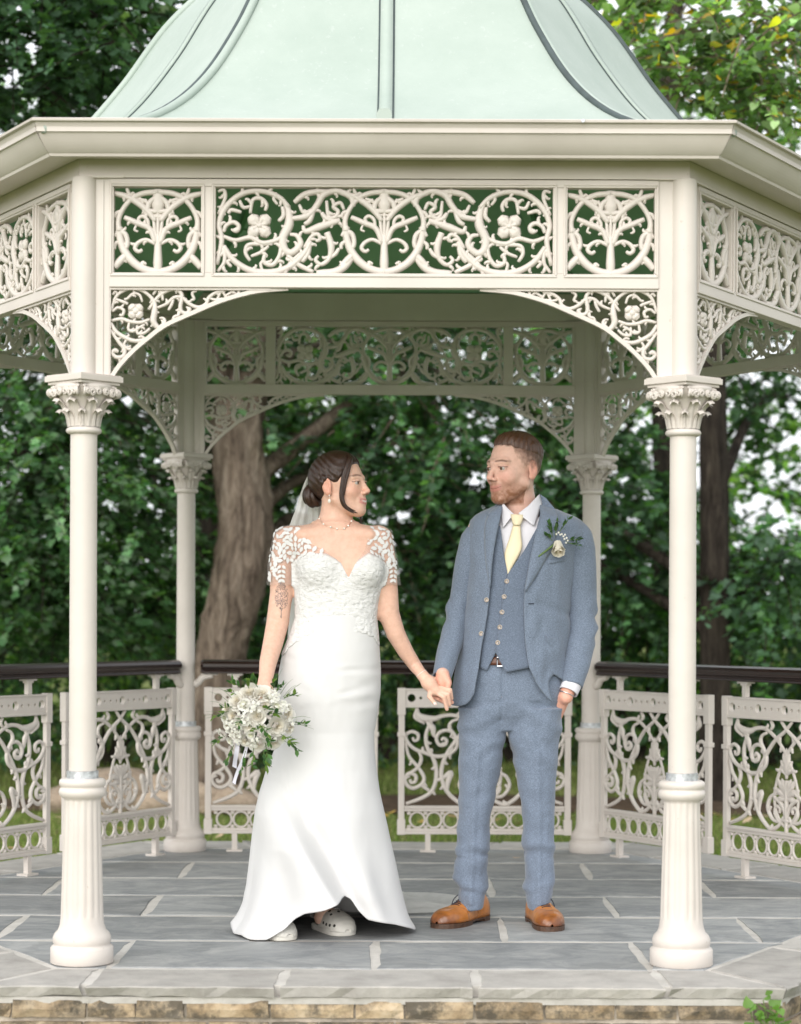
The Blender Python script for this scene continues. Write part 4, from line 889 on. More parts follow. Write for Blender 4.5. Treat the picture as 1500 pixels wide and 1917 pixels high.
def head_cols(P, base, lip, brow, male, s=0):
    """base colours painted on: lips, brows, flush, beard"""
    n = len(P); c = np.tile(np.array(base, float), (n, 1)); x = np.abs(P[:, 0]); y = P[:, 1]; z = P[:, 2]; fr = y < -.05
    def bl(m, col): c[:] = c*(1-m[:, None])+np.array(col)*m[:, None]
    sm = lambda d, w: np.clip(.5-d/w, 0, 1)
    nz = fbm(P*90, s)
    bl(.35*np.exp(-(((x-.042)/.022)**2+((z+.03)/.02)**2))*fr, (base[0]*1.02, base[1]*.62, base[2]*.6))
    bl(.35*np.exp(-((x/.014)**2+((z+.03)/.012)**2))*(y < -.1), (base[0], base[1]*.62, base[2]*.58))
    bl(.5*np.clip((x-.076)/.006, 0, 1)*(np.abs(z) < .05), (base[0]*1.0, base[1]*.6, base[2]*.55))
    bl(.55*np.exp(-(((x-.0325)/.018)**2+((z-.001)/.010)**2))*fr, (base[0]*.72, base[1]*.62, base[2]*.6))
    if male:
        jaw = np.clip((-.036-z-.35*np.clip(y+.05, 0, 1)-.006*nz)/.016, 0, 1)*(y < .0)*np.clip((x-.012+(z < -.052)*.1+.05*(y > -.075))/.02, 0, 1)
        jaw = np.maximum(jaw, np.exp(-(((z+.0505)/.006)**2+(x/.03)**4))*fr); jaw *= np.clip(.82+.35*nz, 0, 1)*np.clip((z+.128)/.012, 0, 1)
        jaw = jaw*np.clip(.55+.45*np.clip((-z-.05)/.03, 0, 1)+.3*np.exp(-(x/.03)**2), 0, 1); bl(.88*jaw, (.22, .082, .032))
        side = np.clip((.045-np.abs(z-.035))/.03, 0, 1)*np.clip((y+.03)/.025, 0, 1)*(x > .05); bl(.55*np.clip(side*(.8+.4*nz), 0, 1), (.10, .055, .035))
        hl = np.interp(y, [-.12, -.085, -.06, -.035, -.01, .03, .07, .12], [.098, .092, .082, .068, .060, .052, .036, .008])+.012*np.exp(-((x-.052)/.014)**2)*(y < -.045)
        bl(.85*np.clip(1-(hl-z)/(.010+.045*np.clip((x-.05)/.02, 0, 1)+.05*np.clip((y-.04)/.02, 0, 1))+.35*nz, 0, 1)*(z > -.01), (.085, .042, .025))
        back = np.clip((y-.03)/.02, 0, 1)*np.clip((z+.07)/.04, 0, 1); bl(.6*back, (.07, .04, .025))
    mz = -.0668+9*x*x; zr = z-mz; up_ = np.where(zr > 0, zr-.0052, -zr-(.0064 if male else .0072)); bl(.8*sm(np.abs(up_)-.0045, .003)*sm(x-.027, .006)*(y < -.07), lip)
    bl(sm(np.abs(zr)-.0008, .0018)*sm(x-.029, .004)*(y < -.07), (lip[0]*.35, lip[1]*.25, lip[2]*.25))
    bz = (.0265 if male else .029)-.20*np.clip(x-.034, 0, 1)-.10*np.clip(.03-x, 0, 1)
    bl((.85 if male else .75)*sm(np.abs(z-bz)-.0032, .003)*sm(np.abs(x-.032)-.020, .006)*fr, brow)
    bl(.9*sm(np.abs(z-.0052-.05*(.032-x))-.0014, .0022)*sm(np.abs(x-.033)-.0145, .003)*(y < -.07), (.02, .012, .01))
    bl(.8*sm(np.hypot(x-.0075, z+.040)-.0028, .003)*(y < -.1), (base[0]*.25, base[1]*.12, base[2]*.1))
    return c
def m_skin():
    t = NT('skin'); t.col(t.mix(t.attr(), t.ramp(t.noise(55, 5, .65), [(.3, (.90, .86, .84)), (.7, (1.05, 1.04, 1.04))]), 1.0, 'MULTIPLY')); t.rough(t.ramp(t.noise(90, 3), [(.3, (.4,)*3), (.7, (.6,)*3)])); t.spec(.35)
    t.b.inputs['Subsurface Weight'].default_value = .12; t.b.inputs['Subsurface Radius'].default_value = (.012, .005, .003); t.b.inputs['Subsurface Scale'].default_value = 1
    t.bump(t.noise(260, 4), .2, .0012); return t.m
MAT['skin'] = m_skin()
def eyes(name_parent, M, sc, iris, parent):
    for sg in (-1, 1):
        V = []; F = []; n, m = 20, 14; C = []
        for j in range(m+1):
            th = math.pi*j/m
            for i in range(n): ph = 2*math.pi*i/n; V.append((.0122*math.sin(th)*math.cos(ph), -.0122*math.cos(th), .0122*math.sin(th)*math.sin(ph))); C.append((.008, .006, .005) if th < .22 else (iris if th < .52 else (.42, .38, .355)))
        F = [(j*n+i, j*n+(i+1) % n, (j+1)*n+(i+1) % n, (j+1)*n+i) for j in range(m) for i in range(n)]
        obj('eye', mesh('eye', V, F, MAT['eye'], True, np.array(C)), parent, M @ Matrix.Diagonal((sc, sc, sc, 1)) @ Matrix.Translation((sg*.0322, -.0775, .0008)))
t = NT('eye'); t.col(t.attr()); t.rough(.12); MAT['eye'] = t.m
def hairmat(name, c0, c1, scale=(90, 90, 7)):
    t = NT(name); co = t.coord(scale); n = t.noise(4, 4, .6, co); t.col(t.ramp(n, [(.3, c0), (.7, c1)])); t.rough(.38); t.spec(.5); t.bump(n, .6, .004); return t.m
# ------------------------------------------------------------ groom
YG = -.75
def g3(px, py, dy=0.0): return np.array(at(px, py, YG+dy))
ground_g = 0.0
groom = empty('person', (float(g3(950, 1728)[0]), YG, 0), 'man in blue tweed three piece suit with hand in pocket, looking left', 'person')
def m_tweed(name, base, sc=1.0):
    t = NT(name); co = t.coord()
    n1 = t.noise(640*sc, 2, .5, t.coord((1, 1, .3))); n2 = t.noise(640*sc, 2, .5, t.coord((.3, .3, 1))); n3 = t.noise(7, 4, .6, co); n4 = t.noise(620, 2, .5, co)
    b = np.array(base); f = t.math('MULTIPLY_ADD', n1, .5); f.node.inputs[2].default_value = 0; f2 = t.math('ADD', f, t.math('MULTIPLY', n2, .5))
    c = t.ramp(f2, [(.36, tuple(b*.70)), (.5, tuple(b)), (.64, tuple(np.minimum(1, b*1.4+.01)))])
    c = t.mix(c, tuple(b*1.25), t.math('MULTIPLY', n3, .25)); t.col(c); t.rough(.9); t.spec(.15); t.b.inputs['Sheen Weight'].default_value = .25
    t.bump(t.math('ADD', f2, t.math('MULTIPLY', n4, .3)), .25, .001); return t.m
MAT['tweed'] = m_tweed('blue_tweed', (.150, .185, .245)); MAT['vest'] = m_tweed('blue_tweed_waistcoat', (.125, .155, .21))
def m_cotton(name, c, bump=.15, rough=.75):
    t = NT(name); t.col(t.ramp(t.noise(14, 4), [(.3, tuple(x*.96 for x in c)), (.7, c)])); t.rough(rough); t.spec(.25); t.bump(t.noise(320, 2), bump, .001); return t.m
MAT['shirt'] = m_cotton('white_cotton', (.70, .69, .74)); MAT['tie'] = m_cotton('pale_yellow_satin', (.80, .70, .49), .1, .45)
# head placement
HG_M = Matrix.Translation(Vector(g3(962, 877.5, -.015))) @ Matrix.Rotation(math.radians(-50), 4, 'Z') @ Matrix.Rotation(math.radians(3), 4, 'X'); HG_S = 1.085
HG_inv = np.array(HG_M.inverted())
def toh(P, inv, s): return ((P@inv[:3, :3].T)+inv[:3, 3])/s
JT = [(938, 946, 1004, .060), (948, 932, 1018, .072), (958, 909, 1044, .088), (966, 896, 1064, .100), (975, 887, 1082, .112), (985, 883, 1090, .120), (1000, 881, 1092, .128), (1040, 880, 1078, .138), (1100, 880, 1066, .140), (1150, 878, 1062, .134), (1200, 871, 1059, .132), (1250, 862, 1056, .138), (1290, 856, 1052, .145), (1330, 851, 1050, .150)]
def jt(py): r = [ip(py, JT, k) for k in (1, 2, 3)]; return (r[0]+r[1])/2, (r[1]-r[0])/2, r[2]
def gsurf(px, py, off=0.0):
    """front of the torso under pixel (px, py) -> world point, off metres in front of it"""
    c, w, d = jt(py); u = np.clip((px-c)/w, -.995, .995); return g3(px, py, -(d*math.sqrt(1-u*u))-off)
def strip(name, L, Rr, n, m, off, mat, parent, thick=.004, surf=gsurf, smooth=True, curve=True, bulge=0.0):
    """cloth between two traced edges, laid on a surface"""
    rs = lambda P: np.array([[np.interp(t, np.linspace(0, 1, len(P)), np.array(P, float)[:, k]) for k in (0, 1)] for t in np.linspace(0, 1, n)]) if not curve else None
    def res(P):
        P = np.array(P, float); Q = catmull(P, 8) if curve and len(P) > 2 else P; s = np.r_[0, np.cumsum(np.linalg.norm(np.diff(Q, axis=0), axis=1))]; t = np.linspace(0, s[-1], n); return np.c_[np.interp(t, s, Q[:, 0]), np.interp(t, s, Q[:, 1])]
    a, b = res(L), res(Rr); V = []
    for i in range(n):
        for j in range(m): u = j/(m-1); p = a[i]*(1-u)+b[i]*u; o = off(u, i/(n-1)) if callable(off) else off; V.append(surf(p[0], p[1], o+bulge*math.sin(math.pi*u)))
    F = [(i*m+j, i*m+j+1, (i+1)*m+j+1, (i+1)*m+j) for i in range(n-1) for j in range(m-1)]
    o = obj(name, mesh(name, V, F, mat, smooth), parent); solid(o, thick, 0); return o
# body: head, neck, chest, arms, hands in one surface
arm_r = [g3(897, 992), g3(880, 1040, .01), g3(868, 1100, .02), g3(856, 1160, .01), g3(843, 1215, -.05), g3(829, 1262, -.13)]
arm_l = [g3(1070, 995), g3(1082, 1045, .0), g3(1088, 1110, .02), g3(1088, 1175, .02), g3(1080, 1230, -.02), g3(1069, 1278, -.06), g3(1060, 1306, -.075)]
JH = -.15                                                              # depth of the joined hands, from YG
def hnd(px, py, dy): return g3(px, py, JH+dy)
tors = [(float(g3(0, y)[2]), float(g3(jt(y)[0], y)[0]), YG, jt(y)[1]/508*.86, jt(y)[2]*.80) for y in (985, 1000, 1040, 1100, 1150, 1200, 1250, 1300)]
def g_hand_r(P):
    h = chain(P, [hnd(829, 1262, .0), hnd(830, 1278, .005), hnd(828, 1292, .012)], [.024, .029, .024], .01)
    h = su(h, chain(P, [hnd(834, 1266, -.015), hnd(840, 1279, -.030), hnd(838, 1292, -.030)], [.014, .0115, .0095]), .010)
    for a, b, c in (((818, 1291, .012), (811, 1303, -.004), (822, 1309, -.020)), ((824, 1295, .012), (820, 1309, .0), (831, 1313, -.022)), ((831, 1296, .012), (829, 1312, .002), (839, 1317, -.018)), ((837, 1294, .012), (838, 1309, .004), (846, 1315, -.010))):
        h = su(h, chain(P, [hnd(*a), hnd(*b), hnd(*c)], [.0105, .0098, .0082]), .005)
    return h
def g_hand_l(P):
    k = chain(P, [g3(1059, 1300, -.06), g3(1046, 1325, -.03), g3(1036, 1352, -.01)], [.024, .027, .024]); k = su(k, chain(P, [g3(1050, 1305, -.065), g3(1040, 1325, -.05), g3(1036, 1338, -.045)], [.012, .010, .009]), .01)
    for i in range(4): k = su(k, chain(P, [g3(1040-i*3, 1345, -.035+i*.018), g3(1033-i*3, 1366, -.03+i*.018), g3(1030-i*3, 1380, -.02+i*.018)], [.010, .0095, .008]), .005)
    return k
def groom_sdf(P):
    hc = np.array(HG_M.translation)
    d = near(P, hc, .175, lambda P: su(head_sdf(toh(P, HG_inv, HG_S), True)*HG_S, cap(P, g3(966, 908, .01), g3(974, 975, .02), .058, .064), .025))
    t = loft(P, tors); t = su(t, cap(P, g3(915, 988), g3(1060, 992), .045, .045), .05); t = su(t, cap(P, g3(966, 908, .01), g3(974, 985, .02), .058, .064), .03); d = su(d, t, .02)
    d = su(d, chain(P, arm_r, [.042, .042, .038, .036, .030, .024]), .02); d = su(d, chain(P, arm_l, [.044, .044, .040, .038, .032, .026, .024]), .02)
    d = su(d, near(P, hnd(829, 1290, 0), .09, g_hand_r), .012); return su(d, near(P, g3(1043, 1335, -.02), .12, g_hand_l), .012)
SKG = (.70, .455, .37)
lo = g3(800, 1392).min(), 0, 0
V, F = nets(groom_sdf, (g3(800, 1300)[0], YG-.30, g3(900, 1390)[2]), (g3(1130, 1300)[0], YG+.20, g3(900, 800)[2]), .003)
V = relax(V, F, 1, .4); q = toh(V, HG_inv, HG_S); C = np.tile(np.array(SKG), (len(V), 1)); hm = (np.linalg.norm(q, axis=1) < .17) & (q[:, 2] > -.14)
C[hm] = head_cols(q[hm], SKG, (.50, .215, .18), (.12, .06, .035), True); hh = V[:, 2] < g3(900, 1255)[2]; C[hh] = C[hh]*np.array([1.05, .88, .82])
gb = obj('body', mesh('body', V, F, MAT['skin'], True, C), groom)
eyes('groom', HG_M, HG_S, (.10, .055, .03), gb)
# hair: swept top, faded sides are in the skin colour
def groom_hair(P):
    q = toh(P, HG_inv, HG_S); x, y, z = np.abs(q[:, 0]), q[:, 1], q[:, 2]
    line = np.interp(y, [-.12, -.085, -.06, -.035, -.01, .03, .07, .12], [.098, .092, .082, .068, .060, .052, .036, .008])+.012*np.exp(-((x-.052)/.014)**2)*(y < -.045)+.002*np.sin(q[:, 0]*700)
    t = z-line; infl = np.interp(t, [-.012, 0, .012, .035, .06], [-.008, .0, .0035, .009, .012])+.005*np.exp(-(((y+.045)/.03)**2+((z-.105)/.03)**2))
    return (near(q, (0, 0, .03), .15, lambda q: head_sdf(q, True))-infl-.0014*np.sin(q[:, 0]*380+q[:, 1]*50+5*np.sin(q[:, 1]*45))*(z > .05))*HG_S
c = np.array(HG_M.translation)
V, F = nets(groom_hair, c-.16, c+np.array([.16, .16, .17]), .003); V = relax(V, F, 1)
MAT['hair_g'] = hairmat('brown_hair', (.040, .019, .011), (.125, .056, .030)); obj('hair', mesh('hair', V, F, MAT['hair_g']), groom)
# trousers
TR = {'a': [(1320, 858, 948), (1368, 858, 947), (1400, 859, 943), (1440, 859, 937), (1480, 860, 928), (1520, 859, 919), (1560, 856, 917), (1600, 853, 916), (1640, 851, 913), (1655, 852, 912), (1668, 858, 910), (1698, 861, 905)],
      'b': [(1320, 950, 1056), (1368, 951, 1050), (1400, 958, 1045), (1450, 967, 1041), (1500, 976, 1038), (1550, 979, 1038), (1600, 981, 1039), (1640, 984, 1039), (1656, 979, 1040), (1668, 983, 1036), (1698, 989, 1032)]}
def leg_tab(k, depth, yo): return [(float(g3(0, y)[2]), float(g3((l+r)/2, y)[0]), YG+np.interp(y, [1320, 1500, 1700], [0, .005, .02])+yo, (r-l)/2/508, depth(y)) for y, l, r in TR[k]]
dep = lambda y: np.interp(y, [1320, 1400, 1500, 1600, 1700], [.112, .105, .088, .080, .085])
LA, LB = leg_tab('a', dep, .0), leg_tab('b', dep, -.01)
HT = [(float(g3(0, y)[2]), float(g3((l+r)/2, y)[0]), YG, (r-l)/2/508, d) for y, l, r, d in ((1225, 878, 1050, .112), (1260, 868, 1054, .120), (1300, 863, 1055, .120), (1335, 866, 1046, .108), (1362, 880, 1030, .080))]
def trouser(P):
    a = loft(P, LA, 2.3); b = loft(P, LB, 2.3); hp = loft(P, HT, 2.3); d = su(su(a, hp, .010), su(b, hp, .010), .008)
    return d
V, F = nets(trouser, (g3(835, 1400)[0], YG-.2, g3(0, 1702)[2]), (g3(1075, 1400)[0], YG+.2, g3(0, 1222)[2]), .005); V = relax(V, F, 3); Nn = vnorm(V, F)
ypx = HORY-(V[:, 2]-CAMZ)*FPX/(YG-CAMY); xpx = 750+(V[:, 0]-CAMX)*FPX/(YG-CAMY)
legc = np.where(xpx < 948, np.interp(ypx, [1320, 1500, 1690], [902, 888, 882]), np.interp(ypx, [1320, 1500, 1690], [1003, 1007, 1010]))
fr = Nn[:, 1] < .2
disp = .008*np.exp(-((xpx-legc)/5)**2)*(ypx > 1400)*fr                                                          # pressed crease
lowf = np.clip((ypx-1520)/60, 0, 1)
ph = np.where(xpx < 948, 0, 1.7)
wr = np.sin((ypx-1500)/13.0+.055*(xpx-legc)*np.where(ypx > 1600, 1, -1)+ph+1.5*vnoise(np.c_[xpx/45, ypx/55, ph]))
disp += .0052*lowf*wr*np.clip(.4+vnoise(np.c_[xpx/40, ypx/60, ph+5]), 0, 1)
br_ = np.clip(.55+.9*vnoise(np.c_[xpx/16, ypx/40, ph+2]), .1, 1.2)
disp += br_*(.007*np.exp(-((ypx-1654-.22*(xpx-legc)*np.where(xpx < 948, 1, -1)-3*np.sin(xpx/14))/7)**2)-.008*np.exp(-((ypx-1668-.22*(xpx-legc)*np.where(xpx < 948, 1, -1)-3*np.sin(xpx/12))/6)**2))
disp += .0042*np.exp(-((ypx-np.where(xpx < 948, 1578, 1572)-.35*np.abs(xpx-legc))/7)**2)*fr-.004*np.exp(-((ypx-np.where(xpx < 948, 1592, 1588)-.35*np.abs(xpx-legc))/7)**2)*fr
hipw = np.clip((1440-ypx)/60, 0, 1)*(ypx > 1310); disp += .004*hipw*np.sin((ypx-.45*np.abs(xpx-950)*1.2)/9.0+2*vnoise(np.c_[xpx/30, ypx/30, 0*xpx]))*fr
disp += .0045*np.sin((ypx+.9*(xpx-legc)*np.where(xpx < 948, 1, -1))/11+2.5*vnoise(np.c_[xpx/30, ypx/45, ph+8]))*np.clip(vnoise(np.c_[xpx/34, ypx/48, ph+11])+.1, 0, 1)*np.clip((ypx-1380)/60, 0, 1)*fr
disp += .003*fbm(V*20, 5); disp[ypx > 1690] *= .3
V = V+Nn*disp[:, None]; fly = .006*np.exp(-((xpx-938+.02*(ypx-1300))/3)**2)*(ypx < 1350)*fr; V -= Nn*fly[:, None]
obj('trousers', mesh('trousers', V, F, MAT['tweed']), groom)
# jacket body: sheet wrapped round the torso from one front edge to the other
JL = [(936, 944), (960, 939), (1000, 930), (1050, 922), (1100, 918), (1150, 913), (1200, 905), (1250, 898), (1300, 890), (1325, 884)]
JR = [(936, 1008), (960, 1012), (1000, 1003), (1050, 992), (1105, 982), (1150, 981), (1200, 983), (1250, 990), (1285, 1006), (1314, 1026), (1330, 1034)]
HEM = [(0, 1298), (.012, 1310), (.03, 1319), (.06, 1322), (.25, 1316), (.5, 1312), (.8, 1300), (.87, 1272), (.91, 1262), (.945, 1276), (.975, 1298), (1, 1314)]
nr, nc = 90, 150
uu, tt = np.meshgrid(np.linspace(0, 1, nc), np.linspace(0, 1, nr)); uu = (uu-.05*np.sin(2*math.pi*uu)).ravel(); tt = tt.ravel()
yy = 937+(ip(uu, HEM)-937)*tt**1.25; jl_, jr_, jd_ = [ip(yy, JT, k) for k in (1, 2, 3)]; cc = (jl_+jr_)/2; w2 = (jr_-jl_)/2+6; d2 = jd_+.012
pl = np.arcsin(np.clip((ip(yy, JL)-cc)/w2, -.99, .99)); pr_ = np.arcsin(np.clip((ip(yy, JR)-cc)/w2, -.99, .99)); ph = pl-uu*(2*math.pi-(pr_-pl)); xx = cc+w2*np.sin(ph)
V = np.array([g3(x, y, -d) for x, y, d in zip(xx, yy, d2*np.cos(ph))]); nd = np.c_[np.sin(ph), -np.cos(ph), 0*ph]
aa = .005*vnoise(np.c_[xx/20, yy/45, ph*2])+.003*vnoise(np.c_[xx/11, yy/28, 3+ph]); k_ = np.clip((yy-1150)/160, 0, 2)
aa += .007*k_*np.clip(np.cos(ph*3.2+1), 0, 1)+.010*k_**2*np.where(np.cos(ph) > 0, 1, .3)
aa += .004*np.sin((yy-1215)/17+(xx-1000)/16)*np.clip((xx-1000)/15, 0, 1)*(np.cos(ph) > 0)*np.clip((yy-1205)/20, 0, 1)
aa -= .006*np.exp(-((yy-1128-(xx-1000)*.35)/9)**2)*np.clip((xx-990)/20, 0, 1)*(np.cos(ph) > 0)
V = V+nd*aa[:, None]
F = [(i*nc+j, i*nc+j+1, (i+1)*nc+j+1, (i+1)*nc+j) for i in range(nr-1) for j in range(nc-1)]
jk = solid(obj('jacket', mesh('jacket', V, F, MAT['tweed']), groom), .005, 0)
def sleeve(name, pts, rad, flat, wr_amp, elbow, seed, parent):
    P = catmull(pts, 12); m = len(P); rr = np.interp(np.linspace(0, 1, m), np.linspace(0, 1, len(rad)), rad); n = 40
    T = np.gradient(P, axis=0); T /= np.linalg.norm(T, axis=1)[:, None]; N = np.array([0, -1., 0])-T*(T@np.array([0, -1., 0]))[:, None]; N /= np.linalg.norm(N, axis=1)[:, None]; B = np.cross(T, N)
    A_, S0 = np.meshgrid(2*math.pi*np.arange(n)/n, np.linspace(0, 1, m)); ca, sa = np.cos(A_), np.sin(A_); sd = 1 if seed % 2 else -1
    nz = vnoise(np.stack([S0*6, ca*1.3, sa*1.3+seed], -1)); e_ = np.exp(-((S0-elbow)/.15)**2)
    w = wr_amp*(e_*1.2+.30*S0)*np.sin(S0*46+1.9*np.sin(A_*1.0+sd)+3.2*nz)*(.35+.65*np.clip(np.cos(A_-1.9*sd), 0, 1))*np.clip(.6+1.1*vnoise(np.stack([S0*5+9, ca, sa+seed], -1)), 0, 1.3)
    w += .003*vnoise(np.stack([S0*9, ca*1.5, sa*1.5+seed+4], -1)); r = rr[:, None]+w
    V = (P[:, None]+N[:, None]*(ca*r*flat)[..., None]+B[:, None]*(sa*r)[..., None]).reshape(-1, 3)
    F = [(i*n+k, i*n+(k+1) % n, (i+1)*n+(k+1) % n, (i+1)*n+k) for i in range(m-1) for k in range(n)]
    return solid(obj(name, mesh(name, V, F, MAT['tweed']), parent), .004, -1)
p5 = lambda q: tuple(q)
sleeve('sleeve', [p5(g3(906, 978, .02)), p5(g3(891, 1010, .005)), p5(g3(880, 1050, .0)), p5(g3(867, 1105, .015)), p5(g3(857, 1150, .01)), p5(g3(847, 1195, -.03)), p5(g3(836, 1235, -.09)), p5(g3(827, 1268, -.135))], [.034, .056, .052, .044, .041, .043, .040, .034], 1.0, .0040, .52, 3, jk)
sleeve('sleeve', [p5(g3(1062, 976, .01)), p5(g3(1078, 1005, .0)), p5(g3(1085, 1050, .0)), p5(g3(1088, 1110, .02)), p5(g3(1089, 1160, .02)), p5(g3(1086, 1205, .0)), p5(g3(1079, 1245, -.03)), p5(g3(1071, 1284, -.06))], [.034, .061, .061, .058, .057, .056, .052, .040], 1.0, .0048, .60, 4, jk)
# shirt, collar, tie, waistcoat, lapels, flaps, buttons, belt
sh = strip('shirt', [(938, 968), (933, 990), (938, 1040), (944, 1085)], [(1012, 968), (1014, 990), (1000, 1040), (975, 1085)], 24, 14, -.022, MAT['shirt'], groom)
def col_surf(px, py, off=0.0):
    """collar surface: a cone round the neck"""
    c = np.interp(py, [925, 990], [972, 974]); w = np.interp(py, [925, 990], [41, 58]); u = np.clip((px-c)/w, -.99, .99); d = np.interp(py, [925, 960, 990], [.072, .095, .122]); return g3(px, py, -(d*math.sqrt(1-u*u))-off)
strip('collar', [(941, 940), (950, 951), (963, 963)], [(939, 968), (942, 988), (956, 970)], 12, 6, .004, MAT['shirt'], sh, .003, col_surf, curve=False)
strip('collar', [(1010, 925), (990, 946), (971, 961)], [(1015, 942), (1001, 986), (979, 968)], 12, 6, .006, MAT['shirt'], sh, .003, col_surf, curve=False)
V = []; n = 40
for j, (y0, r, dz) in enumerate(((0, .064, 0), (0, .066, .02), (0, .0665, .038))):                               # collar stand round the back
    for i in range(n+1):
        a = 2*math.pi*i/n; b = g3(973, 958, .004); V.append((b[0]+r*math.cos(a)*.98, b[1]+r*math.sin(a)*.98, b[2]-.024+dz*(.7+.75*max(0, math.sin(a)))+.028*math.sin(a)+.008*math.cos(a)))
solid(obj('collar_stand', mesh('collar_stand', V, [(j*(n+1)+i, j*(n+1)+i+1, (j+1)*(n+1)+i+1, (j+1)*(n+1)+i) for j in range(2) for i in range(n)], MAT['shirt']), sh), .003, 0)
tsurf = lambda px, py, off=0.0: (gsurf(px, py, off) if py > 1000 else (np.array(gsurf(px, py, off))*((py-955)/45)+np.array(col_surf(px, py, off+.004))*(1-(py-955)/45) if py > 955 else col_surf(px, py, off+.004)))
ti = strip('tie', [(962, 980), (955, 1005), (945, 1040), (951, 1074)], [(974, 981), (976, 1005), (976, 1030), (952, 1075)], 26, 8, -.008, MAT['tie'], groom, .004, tsurf, bulge=.006)
strip('tie_knot', [(957, 963), (958, 970), (962, 983)], [(980, 964), (979, 971), (974, 983)], 10, 8, .0, MAT['tie'], ti, .006, tsurf, bulge=.010)
vt = strip('waistcoat', [(930, 985), (922, 1030), (916, 1090), (908, 1150), (902, 1200), (900, 1230), (899, 1250)], [(937, 985), (944, 1040), (951, 1075), (944, 1120), (936, 1180), (930, 1219), (911, 1256)], 50, 10, -.004, MAT['vest'], groom, .004, curve=False)
strip('waistcoat_front', [(1011, 978), (982, 1030), (950, 1076), (941, 1120), (933, 1180), (927, 1219), (947, 1259)], [(1020, 978), (1006, 1030), (994, 1090), (990, 1150), (992, 1200), (996, 1235), (998, 1249)], 50, 12, .002, MAT['vest'], vt, .005, curve=False)
def disc(name, p, r, t, mat, parent, ny=8):
    mb = MB(); n = 18; prof = [(0, 0), (r*.55, 0), (r*.65, t*.5), (r*.85, t), (r, t*.6), (r, 0)]
    V = [(p[0]+q*math.cos(2*math.pi*i/n), p[1]-h-.001, p[2]+q*math.sin(2*math.pi*i/n)) for q, h in prof for i in range(n)]
    mb.add(V, [(j*n+i, j*n+(i+1) % n, (j+1)*n+(i+1) % n, (j+1)*n+i) for j in range(len(prof)-1) for i in range(n)]); o = mb.obj(name, mat, parent, None, True)
    mb = MB()
    for a in range(4): q = (p[0]+r*.25*math.cos(a*1.57+.8), p[1]-.002, p[2]+r*.25*math.sin(a*1.57+.8)); mb.tube([q, (q[0], q[1]-.0012, q[2])], r*.10, 6)
    return o
MAT['button'] = simple('horn_button', (.42, .36, .31), .35, .25, 200)
for (x, y) in ((949, 1088), (944, 1117), (940, 1146), (936, 1174), (932, 1203)): disc('button', gsurf(x, y, .004), .0088, .004, MAT['button'], vt)
for (x, y) in ((911, 1123), (901, 1186)): disc('button', gsurf(x, y, .021), .0088, .004, MAT['button'], jk)
MAT['thread'] = simple('dark_thread', (.02, .025, .04), .9)
for (x, y) in ((995, 1130), (996, 1193)):
    a, b = gsurf(x-5, y, .018), gsurf(x+5, y, .018); mb = MB(); mb.tube([a, b], .0016, 5); mb.obj('buttonhole', MAT['thread'], jk)
lo_ = lambda u, t: .016+.009*math.sin(math.pi*min(1, u*.9+.1))
strip('lapel', [(943, 940), (938, 965), (930, 1000), (922, 1050), (918, 1097)], [(931, 948), (916, 962), (908, 985), (909, 1040), (917, 1099)], 30, 8, lambda u, t: .015+.010*math.sin(math.pi*(u*.8+.1)), MAT['tweed'], jk, .004)
strip('lapel', [(1010, 928), (1013, 962), (1003, 1000), (992, 1050), (983, 1106)], [(1026, 944), (1044, 966), (1040, 1010), (1018, 1055), (984, 1108)], 30, 8, lambda u, t: .015+.012*math.sin(math.pi*(u*.8+.1)), MAT['tweed'], jk, .004)
strip('collar_leaf', [(943, 938), (935, 950), (929, 962)], [(934, 944), (921, 955), (913, 965)], 8, 6, .026, MAT['tweed'], jk, .004)
strip('collar_leaf', [(1009, 924), (1022, 944), (1028, 972)], [(1022, 932), (1040, 955), (1048, 976)], 8, 6, .026, MAT['tweed'], jk, .004)
V = []                                                                                                          # collar behind the neck
for j in range(3):
    for i in range(21):
        a = math.pi*i/20; r = .074+.008*j; b = g3(974, 950, .012); V.append((b[0]+r*math.cos(a), b[1]+r*math.sin(a), b[2]+.022-.022*j+.012*math.sin(a)-.008))
solid(obj('collar_back', mesh('collar_back', V, [(j*21+i, j*21+i+1, (j+1)*21+i+1, (j+1)*21+i) for j in range(2) for i in range(20)], MAT['tweed']), jk), .004, 0)
strip('pocket_flap', [(1022, 1188), (1025, 1201), (1031, 1211)], [(1059, 1202), (1059, 1212), (1058, 1222)], 8, 10, .022, MAT['tweed'], jk, .006, curve=False)
strip('pocket_flap', [(880, 1178), (872, 1193), (866, 1205)], [(882, 1180), (881, 1190), (877, 1196)], 8, 6, .022, MAT['tweed'], jk, .006, curve=False)
strip('pocket_welt', [(1026, 1050), (1026, 1056)], [(1061, 1044), (1061, 1050)], 4, 8, .018, MAT['tweed'], jk, .004, curve=False)
MAT['leather'] = simple('brown_belt_leather', (.10, .035, .018), .4, .2, 40); MAT['chrome'] = simple('polished_steel', (.75, .75, .76), .2, .05, 20, metal=1.0)
be = strip('belt', [(880, 1229), (880, 1244)], [(1000, 1232), (1000, 1247)], 4, 24, -.012, MAT['leather'], groom, .004, curve=False)
mb = MB()
for a, b in (((931, 1231), (941, 1231)), ((941, 1231), (941, 1247)), ((941, 1247), (931, 1247)), ((931, 1247), (931, 1231))): mb.tube([gsurf(*a, -.004), gsurf(*b, -.004)], .002, 5)
mb.obj('buckle', MAT['chrome'], be)
